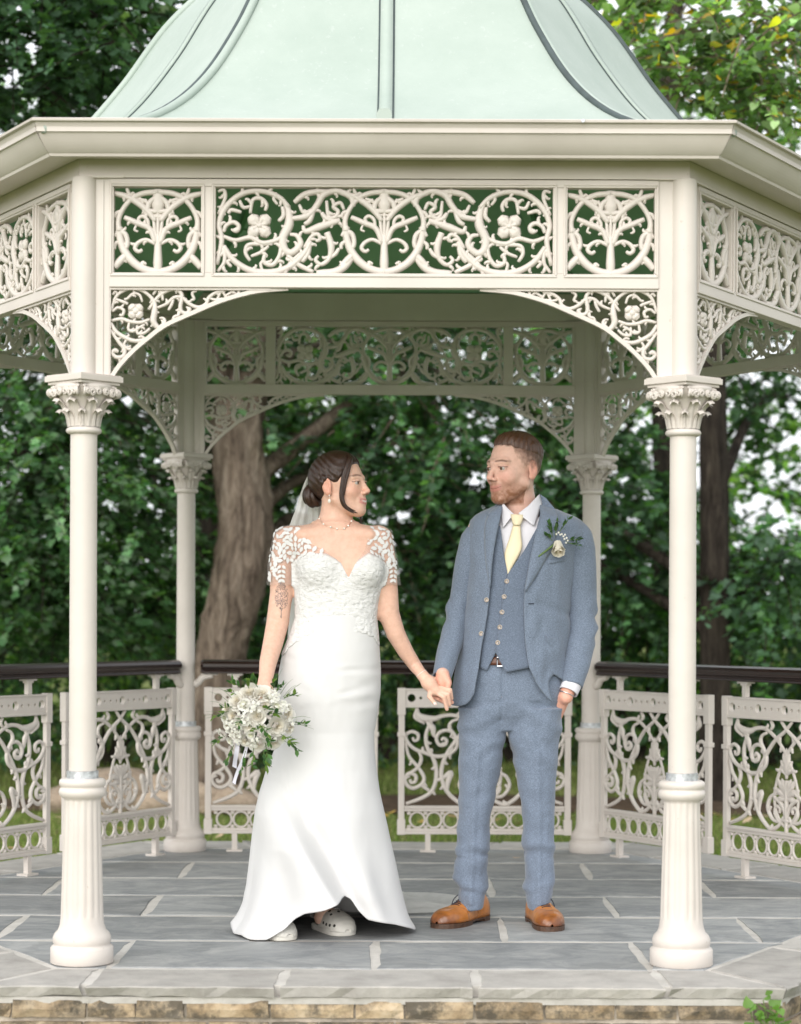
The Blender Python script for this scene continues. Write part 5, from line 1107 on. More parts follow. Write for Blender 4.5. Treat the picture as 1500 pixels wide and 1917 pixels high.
# cuffs
def cuff(name, c0, c1, r0, r1, mat, parent):
    mb = MB(); mb.tube(catmull([c0, (np.array(c0)+np.array(c1))/2, c1], 3), np.linspace(r0, r1, 7), 24, 1, False); o = mb.obj(name, mat, parent, None, True); return solid(o, .003, 0)
cuff('shirt_cuff', g3(1073, 1276, -.055), g3(1064, 1296, -.072), .035, .034, MAT['shirt'], sh)
mb = MB(); c = g3(1061, 1299, -.072); th = np.linspace(0, 2*math.pi, 25); ax = np.array(g3(1064, 1296, -.072))-np.array(g3(1060, 1306, -.075)); ax /= np.linalg.norm(ax); b1 = np.cross(ax, [0, 1, 0]); b1 /= np.linalg.norm(b1); b2 = np.cross(ax, b1)
mb.tube([c+.0275*(math.cos(t)*b1+math.sin(t)*b2) for t in th], .0022, 6, 1, False); mb.obj('bracelet', MAT['chrome'], groom, None, True)
# brogues
MAT['tan'] = None
def m_tan():
    t = NT('tan_burnished_leather'); t.col(t.mix(t.attr(), t.ramp(t.noise(60, 5), [(.3, (.75,)*3), (.7, (1.1,)*3)]), .8, 'MULTIPLY')); t.rough(.32); t.b.inputs['Coat Weight'].default_value = .25; t.bump(t.noise(90, 4), .15, .001); return t.m
MAT['tan'] = m_tan(); MAT['sole'] = simple('dark_stacked_sole', (.07, .035, .02), .5, .3, 60)
SB = .016
def shoe_upper(rows, n=28):
    """rows: (y, halfwidth, height, xoffset, squareness)"""
    V = []
    for (y, w, h, xo, e) in rows:
        for i in range(n+1):
            a = math.pi*i/n; V.append((xo+w*math.copysign(abs(math.cos(a))**e, math.cos(a)), y, SB+h*abs(math.sin(a))**e))
    m = n+1; return np.array(V), [(j*m+i, (j+1)*m+i, (j+1)*m+i+1, j*m+i+1) for j in range(len(rows)-1) for i in range(n)]
def outline(rows, grow): L = [(xo-w-grow, y) for y, w, h, xo, e in rows]; Rr = [(xo+w+grow, y) for y, w, h, xo, e in rows]; return L+Rr[::-1]
def prism(mb, poly, z0, z1): n = len(poly); mb.add([(x, y, z) for z in (z0, z1) for x, y in poly], [tuple(range(n)), tuple(range(2*n-1, n-1, -1))]+[(i, n+i, n+(i+1) % n, (i+1) % n) for i in range(n)])
BR = [(.115, .005, .02, 0, .8), (.112, .022, .05, 0, .8), (.10, .032, .068, 0, .75), (.08, .036, .082, 0, .75), (.055, .037, .088, 0, .8), (.03, .036, .086, 0, .85), (.005, .036, .078, 0, .9), (-.02, .038, .068, .001, .9), (-.05, .043, .057, .002, .85), (-.08, .048, .049, .002, .8), (-.11, .0495, .044, .001, .75), (-.135, .047, .041, -.001, .72), (-.155, .042, .036, -.003, .7), (-.172, .033, .028, -.005, .7), (-.184, .018, .016, -.006, .8), (-.188, .004, .006, -.006, .9)]
def resample_rows(R, k=4):
    R = np.array(R); t = np.arange(len(R)); tt = np.linspace(0, len(R)-1, (len(R)-1)*k+1); return [tuple(np.interp(tt, t, R[:, c])[i] for c in range(5)) for i in range(len(tt))]
def brogue(M, label):
    rows = resample_rows(BR); V, F = shoe_upper(rows); y = V[:, 1]; z = V[:, 2]
    wing = y-(-.105)-.25*np.abs(V[:, 0])**1.0*1.2+.018*np.cos(V[:, 0]*70)                                        # wing cap line
    tan = np.array([.55, .20, .035]); dark = np.array([.13, .04, .014])
    k = np.clip((-y-.08)/.09, 0, 1)**1.2*.75+.55*np.clip((y-.085)/.03, 0, 1)+.25*np.clip((.045-z)/.03, 0, 1); k = np.clip(k+.12*fbm(V*45, 2), 0, .95)
    for s_ in (wing, y-.02-.4*(z-.06)): k = np.maximum(k, .8*np.exp(-(s_/.0028)**2))
    C = tan*(1-k[:, None])+dark*k[:, None]; V = V.copy(); V[:, 2] += .0016*(wing < 0)
    o = obj('shoe', mesh('shoe', V, F, MAT['tan'], True, C), groom, M); solid(o, .003, -1); o['label'] = label
    mb = MB(); rr = resample_rows(BR, 2); prism(mb, outline(rr, .004), .009, .0162); mb.obj('sole', MAT['sole'], o, M)
    mb = MB(); prism(mb, outline([r for r in rr if r[0] > .045], .003), 0, .0125); mb.obj('heel', MAT['sole'], o, M)
    mb = MB(); prism(mb, outline([r for r in rr if r[0] < -.03], .003), 0.0, .0092); mb.obj('forefoot_sole', MAT['sole'], o, M)
    mb = MB()
    for i in range(5):
        yy = -.030-i*.0115; h = np.interp(-yy, [-r[0] for r in BR], [r[2] for r in BR])+SB; P = [(x, yy-abs(x)*.15, h+.0045-(x/.036)**2*.018) for x in np.linspace(-.017, .017, 7)]; mb.tube(P, .0019, 5)
    for sg in (-1, 1): P = catmull([(0, -.026, .092), (sg*.016, -.030, .096), (sg*.030, -.036, .082), (sg*.036, -.040, .064)], 5); mb.tube(P, .0018, 5)
    mb.obj('laces', MAT['thread'], o, M, True); return o
def place(px, py, rz, sc=1.0): q = ground_at(px, py); return Matrix.Translation((q.x, q.y, 0)) @ Matrix.Rotation(rz, 4, 'Z') @ Matrix.Diagonal((sc, sc, sc, 1))
brogue(place(874, 1727, math.radians(-32), 1.08), 'tan brogue turned outwards to the left'); brogue(place(1014, 1730, math.radians(9), 1.08), 'tan brogue pointing forwards')
# ------------------------------------------------------------ bride
YB = -.94
def b3(px, py, dy=0.0): return np.array(at(px, py, YB+dy))
KB = FPX/(YB-CAMY)
bride = empty('person', (float(b3(620, 1740)[0]), YB, 0), 'woman in white lace wedding gown and veil, smiling to the right', 'person')
HB_M = Matrix.Translation(Vector(b3(637, 909, 0))) @ Matrix.Rotation(math.radians(66), 4, 'Z') @ Matrix.Rotation(math.radians(-4), 4, 'X'); HB_S = .985; HB_inv = np.array(HB_M.inverted())
BT = [(978, 588, 668, .055), (988, 548, 708, .068), (1000, 535, 719, .078), (1020, 540, 722, .088), (1040, 549, 722, .094), (1070, 553, 720, .100), (1100, 553, 714, .102), (1130, 554, 706, .100), (1155, 554, 704, .103), (1180, 546, 707, .112), (1220, 530, 710, .124), (1260, 522, 711, .132), (1300, 521, 710, .132), (1360, 530, 700, .122)]
btl = [(float(b3(0, y)[2]), float(b3((l+r)/2, y)[0]), YB, (r-l)/2/KB, d) for y, l, r, d in BT]
ar_r = [b3(533, 1008), b3(527, 1058), b3(526, 1110, .0), b3(520, 1165, -.01), b3(511, 1205, -.06), b3(502, 1240, -.11), b3(497, 1276, -.16)]; rr_r = [.038, .041, .039, .0405, .036, .031, .024]
JB = (YG+JH)-YB
ar_l = [b3(715, 1008), b3(722, 1050), b3(726, 1100, .01), b3(728, 1148, .02), b3(741, 1186, .03), b3(759, 1219, .05), b3(777, 1246, .07), b3(791, 1264, JB-.02)]; rr_l = [.037, .037, .036, .038, .034, .029, .024, .019]
def torso_b(P):
    d = loft(P, btl, 2.2); d = su(d, cap(P, b3(550, 1004, .005), b3(705, 1004, .005), .036, .036), .04)
    for x in (600, 682): d = su(d, ell(P, b3(x, 1066, -.062), (.066, .058, .062)), .03)
    return d
def arms_b(P): return np.minimum(chain(P, ar_r, rr_r), chain(P, ar_l, rr_l))
def b_hand_l(P):
    h = chain(P, [hnd(791, 1264, -.02), hnd(803, 1279, -.028), hnd(814, 1292, -.030)], [.019, .025, .022], .012)
    for a, b, c, r in (((807, 1291, -.036), (804, 1304, -.046), (815, 1318, -.052), .0090), ((816, 1296, -.038), (831, 1305, -.050), (837, 1328, -.040), .0092), ((822, 1293, -.036), (839, 1300, -.044), (842, 1320, -.032), .0092), ((826, 1288, -.032), (843, 1292, -.034), (846, 1308, -.022), .0086)):
        h = su(h, chain(P, [hnd(*a), hnd(*b), hnd(*c)], [r, r*.95, r*.78]), .005)
    return su(h, chain(P, [hnd(803, 1270, -.01), hnd(819, 1274, .004), hnd(829, 1284, .014)], [.012, .010, .0085]), .006)
def b_hand_r(P):
    h = chain(P, [b3(497, 1276, -.16), b3(495, 1292, -.17), b3(494, 1306, -.175)], [.024, .028, .024], .012)
    for i in range(4): y = 1294+i*7; h = su(h, chain(P, [b3(484, y, -.19), b3(488, y+4, -.222), b3(503, y+5, -.215)], [.0105, .0098, .0085]), .005)
    return su(h, chain(P, [b3(503, 1288, -.18), b3(507, 1300, -.21), b3(499, 1310, -.225)], [.012, .0105, .009]), .006)
def bride_sdf(P):
    nk = lambda P: cap(P, b3(630, 935, .008), b3(627, 985, .012), .047, .054)
    d = near(P, HB_M.translation, .165, lambda P: su(head_sdf(toh(P, HB_inv, HB_S), False)*HB_S, nk(P), .02))
    t = su(torso_b(P)+.028*np.clip((b3(0, 1160)[2]-P[:, 2])/.06, 0, 1), nk(P), .045)
    t = su(t, cap(P, b3(566, 1001, -.055), b3(615, 993, -.06), .012, .010), .03); t = su(t, cap(P, b3(692, 1001, -.055), b3(642, 993, -.06), .012, .010), .03)
    d = su(d, t, .015); d = su(d, arms_b(P), .03)
    d = su(d, near(P, hnd(818, 1295, -.03), .10, b_hand_l), .010); d = su(d, near(P, b3(495, 1300, -.19), .10, b_hand_r), .010)
    lg = np.minimum(chain(P, [b3(590, 1300), b3(575, 1520, -.06), b3(520, 1700, -.20), b3(514, 1722, -.21)], [.06, .048, .034, .032]), chain(P, [b3(650, 1300), b3(640, 1520, .0), b3(608, 1695, -.02), b3(605, 1718, -.03)], [.06, .048, .034, .032])); return su(d, lg, .03)
SKB = (.70, .455, .35)
V, F = nets(bride_sdf, (b3(470, 1300)[0], YB-.30, b3(0, 1725)[2]), (b3(862, 1300)[0], YB+.20, b3(0, 838)[2]), .0032); V = relax(V, F, 1, .4)
q = toh(V, HB_inv, HB_S); C = np.tile(np.array(SKB), (len(V), 1)); hm = (np.linalg.norm(q, axis=1) < .165) & (q[:, 2] > -.135); C[hm] = head_cols(q[hm], SKB, (.52, .20, .19), (.07, .04, .03), False, 4)
pxB = 750+(V[:, 0]-CAMX)*FPX/(V[:, 1]-CAMY); pyB = HORY-(V[:, 2]-CAMZ)*FPX/(V[:, 1]-CAMY)
# teeth showing in the smile
tm = (np.abs(q[:, 2]+.0668-9*q[:, 0]**2) < .0021) & (np.abs(q[:, 0]) < .017) & (q[:, 1] < -.076); C[tm] = (.74, .70, .66)
# flower tattoo on the upper arm
tx, ty = (pxB-527)/13, (pyB-1117)/26; ta = (tx**2+ty**2 < 1) & (V[:, 1] < YB+.01); tn = np.sin(np.hypot(tx*13 % 9-4.5, ty*26 % 9-4.5)*2.6)+.8*vnoise(np.c_[pxB/2.2, pyB/2.2, 0*pxB])
C[ta & (tn > .25)] = (.15, .12, .12); st = (np.abs(pxB-526.5) < 1.3) & (pyB > 1140) & (pyB < 1158) & (V[:, 1] < YB); C[st] = (.24, .18, .16)
nl = np.linalg.norm(V-hnd(815, 1318, -.054), axis=1) < .0075; C[nl] = (.80, .66, .62)
bb = obj('body', mesh('body', V, F, MAT['skin'], True, C), bride); eyes('bride', HB_M, HB_S, (.06, .035, .02), bb)
def hit(px, py, f=bride_sdf, off=0.0, y0=-.32, y1=.1):
    Y = np.linspace(y0, y1, 300); P = np.array([at(px, py, YB+y) for y in (y0, y1)]); L = P[0]+(P[1]-P[0])*((Y-y0)/(y1-y0))[:, None]; d = f(L)-off; i = int(np.argmax(d < 0))
    if not (d < 0).any(): return None, None
    p = L[i]; e = .004; G = np.array([p+np.eye(3)[k]*e*s for k in range(3) for s in (1, -1)]); v = f(G); n = np.array([v[0]-v[1], v[2]-v[3], v[4]-v[5]]); return p, n/(np.linalg.norm(n)+1e-9)
# hair drawn back to a low bun
MAT['hair_b'] = hairmat('dark_brown_hair', (.012, .006, .004), (.060, .027, .016))
def bride_hair(P):
    q = toh(P, HB_inv, HB_S); x, y, z = np.abs(q[:, 0]), q[:, 1], q[:, 2]
    line = np.interp(y, [-.12, -.085, -.065, -.045, -.025, -.005, .01, .03, .05, .075, .11], [.092, .086, .070, .040, .010, .008, .024, .0, -.045, -.066, -.072])
    t = z-line; infl = np.interp(t, [-.010, 0, .006, .03, .07], [-.008, .0008, .0045, .0085, .012]); rid = .0013*np.sin(260*(z*.8-y*.55)+4*np.sin(y*30+x*30))
    return (near(q, (0, .01, .02), .155, lambda q: head_sdf(q*np.array([1, 1, 1]), False)+.004*np.exp(-((np.abs(q[:, 0])-.08)/.008)**2)*0)-infl-rid)*HB_S
c = np.array(HB_M.translation); V, F = nets(bride_hair, c-.165, c+.165, .003); V = relax(V, F, 1); hr = obj('hair', mesh('hair', V, F, MAT['hair_b']), bride)
mb = MB(); bc = np.array([0, .112, -.030])                                                                      # bun: interlaced coils
for k in range(7):
    a0 = k*.9; P = []
    for t in np.linspace(0, 1, 26):
        a = a0+t*5.2; r = .036*(1-.45*t)*(.8+.2*math.sin(k)); P.append(bc+np.array([r*math.cos(a)*.92, .012*math.sin(3*t+k)+.016*t-(.010 if k % 2 else 0), r*math.sin(a)*1.12]))
    mb.tube(P, np.interp(np.linspace(0, 1, 26), [0, .3, .8, 1], [.008, .0145, .012, .005]), 8)
mb.obj('bun', MAT['hair_b'], hr, HB_M @ Matrix.Diagonal((HB_S,)*3+(1,)), True)
def lock(pts, r, name='hair_strand'):
    mb = MB(); g = np.random.default_rng(len(pts)*7)
    for k in range(7):
        off = g.normal(0, r*.38, 3); P = catmull([np.array(p)+off*(.3+.7*i/len(pts)) for i, p in enumerate(pts)], 6); mb.tube(P, np.interp(np.linspace(0, 1, len(P)), [0, .15, .6, 1], [r*.25, r*.62, r*.55, r*.12]), 6)
    mb.obj(name, MAT['hair_b'], hr, HB_M @ Matrix.Diagonal((HB_S,)*3+(1,)), True)
lock([(-.008, -.046, .112), (-.038, -.062, .092), (-.063, -.056, .055), (-.0725, -.045, .01), (-.0735, -.037, -.04), (-.068, -.042, -.075), (-.058, -.061, -.096), (-.05, -.078, -.106)], .0085)
lock([(-.010, -.050, .110), (-.036, -.068, .086), (-.058, -.066, .048), (-.068, -.056, .005), (-.071, -.046, -.04)], .006)
lock([(.012, -.046, .110), (.042, -.056, .086), (.066, -.045, .04), (.073, -.034, -.03), (.068, -.04, -.09), (.062, -.046, -.14)], .006)
# pearl drop earring, necklace, bracelet
MAT['pearl'] = simple('pearl', (.82, .78, .72), .18, .05, 20); MAT['gold'] = simple('fine_gold_chain', (.75, .55, .42), .3, .05, 20, metal=.8)
def pearl(p, r, parent, name='pearl', sz=1.0):
    mb = MB(); mb.lathe([(r*math.sin(a), -r*math.cos(a)*sz) for a in np.linspace(.02, math.pi-.02, 10)], 12); return mb.obj(name, MAT['pearl'], parent, Matrix.Translation(Vector(p)), True)
e0 = HB_M @ (Vector((-.083, .006, -.040))*HB_S); ear = pearl(e0+Vector((0, -.003, -.020)), .0055, bride, 'earring', 1.35); pearl(e0+Vector((0, -.002, 0)), .0026, ear, 'stud')
mb = MB(); mb.tube([e0, e0+Vector((0, -.002, -.014))], .001, 5); mb.obj('hook', MAT['gold'], ear)
NP = []
for px, py in catmull([(595, 966), (606, 982), (622, 988), (640, 991), (652, 985), (659, 975)], 6):
    p, n = hit(px, py)
    if p is not None: NP.append(p+n*.002)
mb = MB(); mb.tube(NP, .0012, 5); nkl = mb.obj('necklace', MAT['gold'], bride, None, True)
for i in np.linspace(1, len(NP)-2, 7).astype(int): pearl(NP[i]+np.array([0, -.003, 0]), .0036, nkl)
wr = hnd(789, 1261, -.02); ax = np.array(hnd(803, 1279, -.028))-wr; ax /= np.linalg.norm(ax); b1 = np.cross(ax, [0, 1, 0]); b1 /= np.linalg.norm(b1); b2 = np.cross(ax, b1); mb = MB()
mb.tube([wr+.0205*(math.cos(t)*b1+math.sin(t)*b2) for t in np.linspace(0, 6.283, 25)], .0012, 5, 1, False); mb.obj('bracelet', MAT['pearl'], bride)
# gown: lace bodice with sheer sleeves
NL = [(960, 552), (984, 556), (1000, 567), (1020, 583), (1031, 609), (1055, 639), (1081, 652)]; NR = [(960, 698), (984, 694), (1000, 690), (1031, 682), (1057, 664), (1081, 653)]
def pxpy(P): k = FPX/(P[:, 1]-CAMY); return 750+(P[:, 0]-CAMX)*k, HORY-(P[:, 2]-CAMZ)*k
def bodice(P):
    k = (YB-CAMY)/FPX; px = 750+(P[:, 0]-CAMX)/k; py = HORY-(P[:, 2]-CAMZ)/k; fx, fy = pxpy(P); fr = P[:, 1] < YB
    px = np.where(fr, fx, px); py = np.where(fr, fy, py)
    hole = np.minimum(np.minimum(px-np.interp(py, *zip(*NL)), np.interp(py, *zip(*NR))-px), 1081-py)*k
    hole = np.where(fr, hole, np.minimum(np.minimum(px-np.interp(py, [960, 1000, 1040], [556, 575, 625]), np.interp(py, [960, 1000, 1040], [694, 676, 626])-px), 1040-py)*k)
    bot = np.interp(px, [515, 530, 548, 575, 600, 640, 680, 700, 716], [1240, 1226, 1206, 1190, 1183, 1181, 1184, 1192, 1218])+3.0*np.abs(np.sin(px/4.2)); t = np.maximum(torso_b(P)-.0045, (py-bot)*k)
    ex = .006+.006*np.clip((py-1030)/60, 0, 1); a = np.maximum(arms_b(P)-ex, (py-np.where(px < 620, 1097, 1096))*k)
    return np.maximum(np.maximum(su(t, a, .022), hole*.9), (980-py)*k)
V, F = nets(bodice, (b3(480, 1300)[0], YB-.24, b3(0, 1250)[2]), (b3(770, 1300)[0], YB+.2, b3(0, 972)[2]), .0034); V = relax(V, F, 1, .5)
fx, fy = pxpy(V); da, dt = arms_b(V), torso_b(V); opq = np.clip((dt < da+.004)*1.0, 0, 1)*np.clip((fy-np.interp(fx, [535, 553, 580, 610, 640, 652, 664, 690, 712, 730], [1062, 1044, 1033, 1034, 1050, 1060, 1050, 1032, 1040, 1060]))/7, 0, 1)
opq = np.where(V[:, 1] > YB+.02, np.clip((fy-1010)/30, 0, 1)*(dt < da), opq)
def m_lace():
    t = NT('white_lace'); co = t.coord(); a = t.attr(); vo = t.n('ShaderNodeTexVoronoi'); vo.feature = 'SMOOTH_F1'; vo.inputs['Scale'].default_value = 62; vo.inputs['Randomness'].default_value = 1
    dn = t.noise(26, 3, .5, co); ad = t.n('ShaderNodeVectorMath', operation='ADD'); t.l(co, ad.inputs[0]); sc = t.n('ShaderNodeVectorMath', operation='SCALE'); sc.inputs['Scale'].default_value = .035; t.l(dn.node.outputs[1], sc.inputs[0]); t.l(sc.outputs[0], ad.inputs[1]); t.l(ad.outputs[0], vo.inputs['Vector'])
    n2 = t.noise(150, 4, .6, t.coord((1, 1, 1.6))); n3 = t.noise(60, 3, .6, t.coord((.6, 1, 1.8)))
    h = t.math('ADD', t.math('MULTIPLY', vo.outputs['Distance'], 1.1), t.math('ADD', t.math('MULTIPLY', n2, .5), n3))
    t.col(t.ramp(h, [(.55, (.55, .546, .538)), (1.1, (.68, .676, .668))])); t.rough(.8); t.spec(.25); t.bump(h, .9, .0055)
    tr = t.n('ShaderNodeBsdfTransparent'); tr.inputs[0].default_value = (1, .97, .95, 1); ms = t.n('ShaderNodeMixShader'); sep = t.n('ShaderNodeSeparateColor'); t.l(a, sep.inputs[0])
    f = t.math('MAXIMUM', sep.outputs[0], .16); t.l(f, ms.inputs[0]); t.l(tr.outputs[0], ms.inputs[1]); t.l(t.b.outputs[0], ms.inputs[2]); t.l(ms.outputs[0], t.o.inputs[0]); return t.m
MAT['lace'] = m_lace(); gown = obj('gown_bodice', mesh('gown_bodice', V, F, MAT['lace'], True, np.repeat(opq[:, None], 3, 1)), bride)
MAT['applique'] = m_cotton('embroidered_lace', (.68, .675, .665), .6, .85)
g = np.random.default_rng(3); LV, LF = leaf_tpl('oval'); LV = LV.copy(); LV[:, 2] = .12-.5*np.abs(LV[:, 0])**1.2-.3*(LV[:, 1]-.5)**2; pts = []; AV = []; AF = []
def sew(px, py, ang, s):
    p, n = hit(px, py, lambda P: bodice(P))
    if p is None or n[1] > .25: return
    d = np.array([math.cos(ang), 0, math.sin(ang)]); d -= n*(d@n); d /= np.linalg.norm(d)+1e-9; x = np.cross(d, n); k = sum(len(v) for v in AV)
    W_ = np.array([p+n*.0012+(x*v[0]*1.15+d*(v[1]-.5)+n*v[2]*.35)*s for v in LV]); AV.append(W_); AF.append(LF+k)
for (x0, x1, y0, y1, n) in ((505, 606, 986, 1050, 110), (690, 738, 986, 1050, 70), (505, 520, 1045, 1088, 9), (722, 742, 1045, 1060, 8)):
    for _ in range(n*5):
        px, py = g.uniform(x0, x1), g.uniform(y0, y1)
        if np.interp(py, *zip(*NL))-1 < px < np.interp(py, *zip(*NR))+1: continue
        if any((px-a)**2+(py-b)**2 < 40 for a, b in pts): continue
        pts.append((px, py)); sew(px, py, g.uniform(0, 6.28), g.uniform(.018, .030))
        if len(pts) > 400: break
for cx, yy0, n in ((527, 1062, 4), (736, 1062, 4)):                                              # trailing sprays down the sleeves
    for i in range(n):
        y = yy0+i*(34/n)*1.0; dx_ = (737-cx == 0)*i*.4
        for sg in (-1, 1): sew(cx+dx_+sg*(4.6-.6*i), y, -math.pi/2+sg*.9, .019)
o = obj('lace_applique', mesh('lace_applique', np.vstack(AV), np.vstack(AF), MAT['applique']), gown); o['kind'] = 'stuff'
# skirt
SKT = [(1150, 553, 704, .108, .11), (1180, 546, 707, .118, .12), (1220, 530, 711, .132, .135), (1260, 522, 713, .140, .145), (1300, 520, 712, .142, .148), (1340, 521, 706, .138, .145), (1370, 522, 701, .137, .145), (1400, 516, 701, .145, .155), (1440, 500, 705, .165, .18), (1480, 489, 711, .195, .215), (1520, 481, 720, .23, .26), (1570, 475, 731, .25, .30), (1620, 470, 742, .28, .35), (1660, 466, 750, .305, .39), (1690, 460, 757, .32, .42), (1715, 451, 763, .33, .44), (1740, 438, 771, .34, .46), (1762, 428, 778, .345, .47), (1790, 420, 785, .35, .48)]
HZ = [(-180, .004), (-110, .006), (-95, .03), (-84, .028), (-70, .004), (-55, .012), (-44, .003), (-34, .006), (-24, .045), (-17, .085), (-10, .108), (2, .124), (10, .142), (14, .152), (18, .158), (23, .145), (28, .105), (34, .074), (44, .062), (55, .05), (68, .03), (80, .012), (90, .012), (105, .02), (180, .004)]
nr, nc = 150, 240; ph = np.linspace(-math.pi, math.pi, nc, endpoint=False); T, PH = np.meshgrid(np.linspace(0, 1, nr), ph, indexing='ij'); zt = float(b3(0, 1150)[2]); hz = np.interp(np.degrees(PH), *zip(*HZ)); Z = zt+(hz-zt)*T
Y0 = HORY-(Z-CAMZ)*FPX/(YB-CAMY); L, Rr, DF, DB = [np.interp(Y0, [r[0] for r in SKT], [r[k] for r in SKT]) for k in (1, 2, 3, 4)]
XP = (L+Rr)/2+(Rr-L)/2*np.sin(PH); D = np.where(np.cos(PH) > 0, DF, DB)*np.cos(PH); front = np.clip(np.cos(PH)*3, 0, 1)
low = np.clip((Y0-1430)/330, 0, 1)
dp = .030*low**1.4*np.sin(PH*5+1.2+.5*np.sin(PH*3))*(1-.55*front)
dp += .013*low*np.sin(PH*9+2+low*1.5)*(1-.3*front)
xr = 540+(Y0-1510)*105/180+(Y0 > 1690)*0; am = np.clip((Y0-1460)/120, 0, 1)*.085; u = XP-xr
dp += front*am*np.where(u < 0, np.exp(-(u/58)**2), np.exp(-(u/13)**2))-front*am*.55*np.exp(-((u-34)/22)**2)
xr2 = 655+(Y0-1590)*.35; am2 = np.clip((Y0-1560)/110, 0, 1)*.035; u2 = XP-xr2-14; dp += front*am2*np.exp(-(u2/22)**2)
xr3 = 528+(Y0-1410)*.30; dp += front*.012*np.clip((Y0-1390)/40, 0, 1)*np.clip((1570-Y0)/60, 0, 1)*np.where(XP < xr3, np.exp(-((XP-xr3)/26)**2), np.exp(-((XP-xr3)/7)**2))
dp += front*.010*np.clip((Y0-1520)/60, 0, 1)*np.sin((XP-430)/17+(Y0-1500)/60)*np.clip((560-XP)/40, 0, 1)
hipm = np.clip((Y0-1205)/25, 0, 1)*np.clip((1345-Y0)/40, 0, 1)                                                    # pulled creases over the hips
side = np.clip(np.abs(XP-(L+Rr)/2+6)/70, 0, 1); arcs = Y0+.0016*(XP-612)**2*np.where(XP < 612, 1, .55)-1.2*vnoise(np.stack([XP/40, Y0/30, 0*XP], -1))*8
dp += front*hipm*side*.0036*np.sin(arcs/4.6+1.3*np.sin(XP/34))*np.clip(.3+1.2*vnoise(np.stack([XP/36, Y0/22, 0*XP+3], -1)), 0, 1.2)
dp += .0022*fbm(np.stack([XP/30, Y0/60, PH], -1), 8)*(Y0 > 1190)
VX = np.array([b3(a, 1300)[0] for a in (0, 1000)]); X = VX[0]+(VX[1]-VX[0])*XP/1000; k = np.sin(PH)*dp*.55
V = np.stack([X+k, YB-D-np.cos(PH)*dp*1.0, np.maximum(Z, .004)], -1)
last = np.clip((T-.93)/.07, 0, 1)**2; V[..., 0] += .012*last*np.sin(PH); V[..., 1] -= .012*last*np.cos(PH)
F = [(i*nc+j, (i+1)*nc+j, (i+1)*nc+(j+1) % nc, i*nc+(j+1) % nc) for i in range(nr-1) for j in range(nc)]
def m_satin():
    t = NT('white_crepe_satin'); t.col((.61, .606, .602)); t.rough(.5); t.spec(.4); t.b.inputs['Sheen Weight'].default_value = .15; t.bump(t.noise(420, 2), .12, .001, None); return t.m
MAT['satin'] = m_satin(); sk = solid(obj('gown_skirt', mesh('gown_skirt', V.reshape(-1, 3), np.array(F), MAT['satin']), bride), .002, 0)
# underskirt lining glimpsed inside the hem
V = []; n = 60
for j, (z, r) in enumerate(((.55, .15), (.3, .2), (.12, .25), (.05, .27))):
    for i in range(n): a = 2*math.pi*i/n; rr = r*(1+.06*math.sin(a*9+j)); q = b3(612, 1600); V.append((q[0]+rr*math.sin(a)*.95, YB+.34-rr*math.cos(a)*.85*(1 if math.cos(a) > 0 else 1), z))
solid(obj('underskirt', mesh('underskirt', V, [(j*n+i, (j+1)*n+i, (j+1)*n+(i+1) % n, j*n+(i+1) % n) for j in range(3) for i in range(n)], MAT['satin']), sk), .002, 0)
# veil
def m_tulle():
    t = NT('ivory_tulle'); t.col((.82, .81, .78)); t.rough(.9); tl = t.n('ShaderNodeBsdfTranslucent'); tl.inputs[0].default_value = (.85, .84, .81, 1); m1 = t.n('ShaderNodeMixShader'); m1.inputs[0].default_value = .4; t.l(t.b.outputs[0], m1.inputs[1]); t.l(tl.outputs[0], m1.inputs[2])
    tr = t.n('ShaderNodeBsdfTransparent'); ms = t.n('ShaderNodeMixShader'); nz = t.noise(9, 3, .5, t.coord((3, 3, .3))); f = t.math('MULTIPLY_ADD', nz, .25); f.node.inputs[2].default_value = .7; t.l(f, ms.inputs[0]); t.l(tr.outputs[0], ms.inputs[1]); t.l(m1.outputs[0], ms.inputs[2]); t.l(ms.outputs[0], t.o.inputs[0]); return t.m
MAT['tulle'] = m_tulle()
VR = [((577, 889, .045), (586, 886, .06)), ((569, 905, .06), (592, 905, .075)), ((562, 925, .085), (597, 930, .085)), ((554, 952, .11), (602, 955, .10)), ((545, 975, .125), (606, 985, .12)), ((538, 1000, .135), (620, 1010, .14)), ((538, 1060, .15), (650, 1060, .16)), ((541, 1140, .165), (670, 1140, .175)), ((536, 1220, .18), (690, 1220, .19)), ((530, 1320, .20), (695, 1320, .22)), ((535, 1430, .25), (700, 1430, .29)), ((545, 1530, .34), (712, 1530, .40)), ((560, 1610, .44), (735, 1610, .50))]
rows_ = [(b3(*a), b3(*b)) for a, b in VR]
for (xa, ya), (xb, yb) in (((640, 1712), (745, 1672)), ((720, 1716), (770, 1676)), ((790, 1714), (815, 1678)), ((850, 1712), (858, 1684)), ((905, 1710), (893, 1694))):
    a, b = ground_at(xa, ya), ground_at(xb, yb); rows_.append((np.array([a.x, a.y, .008]), np.array([b.x, b.y, .010])))
A0 = catmull([r[0] for r in rows_], 8); B0 = catmull([r[1] for r in rows_], 8); m = 36; V = []
for i in range(len(A0)):
    w = np.linalg.norm(B0[i]-A0[i]); s = i/len(A0)
    for j in range(m):
        u = j/(m-1); p = A0[i]*(1-u)+B0[i]*u; f = .10*w*math.sin(u*26+s*5)*.35+.05*w*math.sin(u*11+2); p = p+(np.array([0, f, 0]) if p[2] > .06 else np.array([f*.15, .2*f, abs(f)*.28+.02*abs(math.sin(s*19+u*4))*math.sin(math.pi*u)])); p[2] = max(p[2], .006); V.append(p)
obj('veil', mesh('veil', V, [(i*m+j, i*m+j+1, (i+1)*m+j+1, (i+1)*m+j) for i in range(len(A0)-1) for j in range(m-1)], MAT['tulle']), bride)
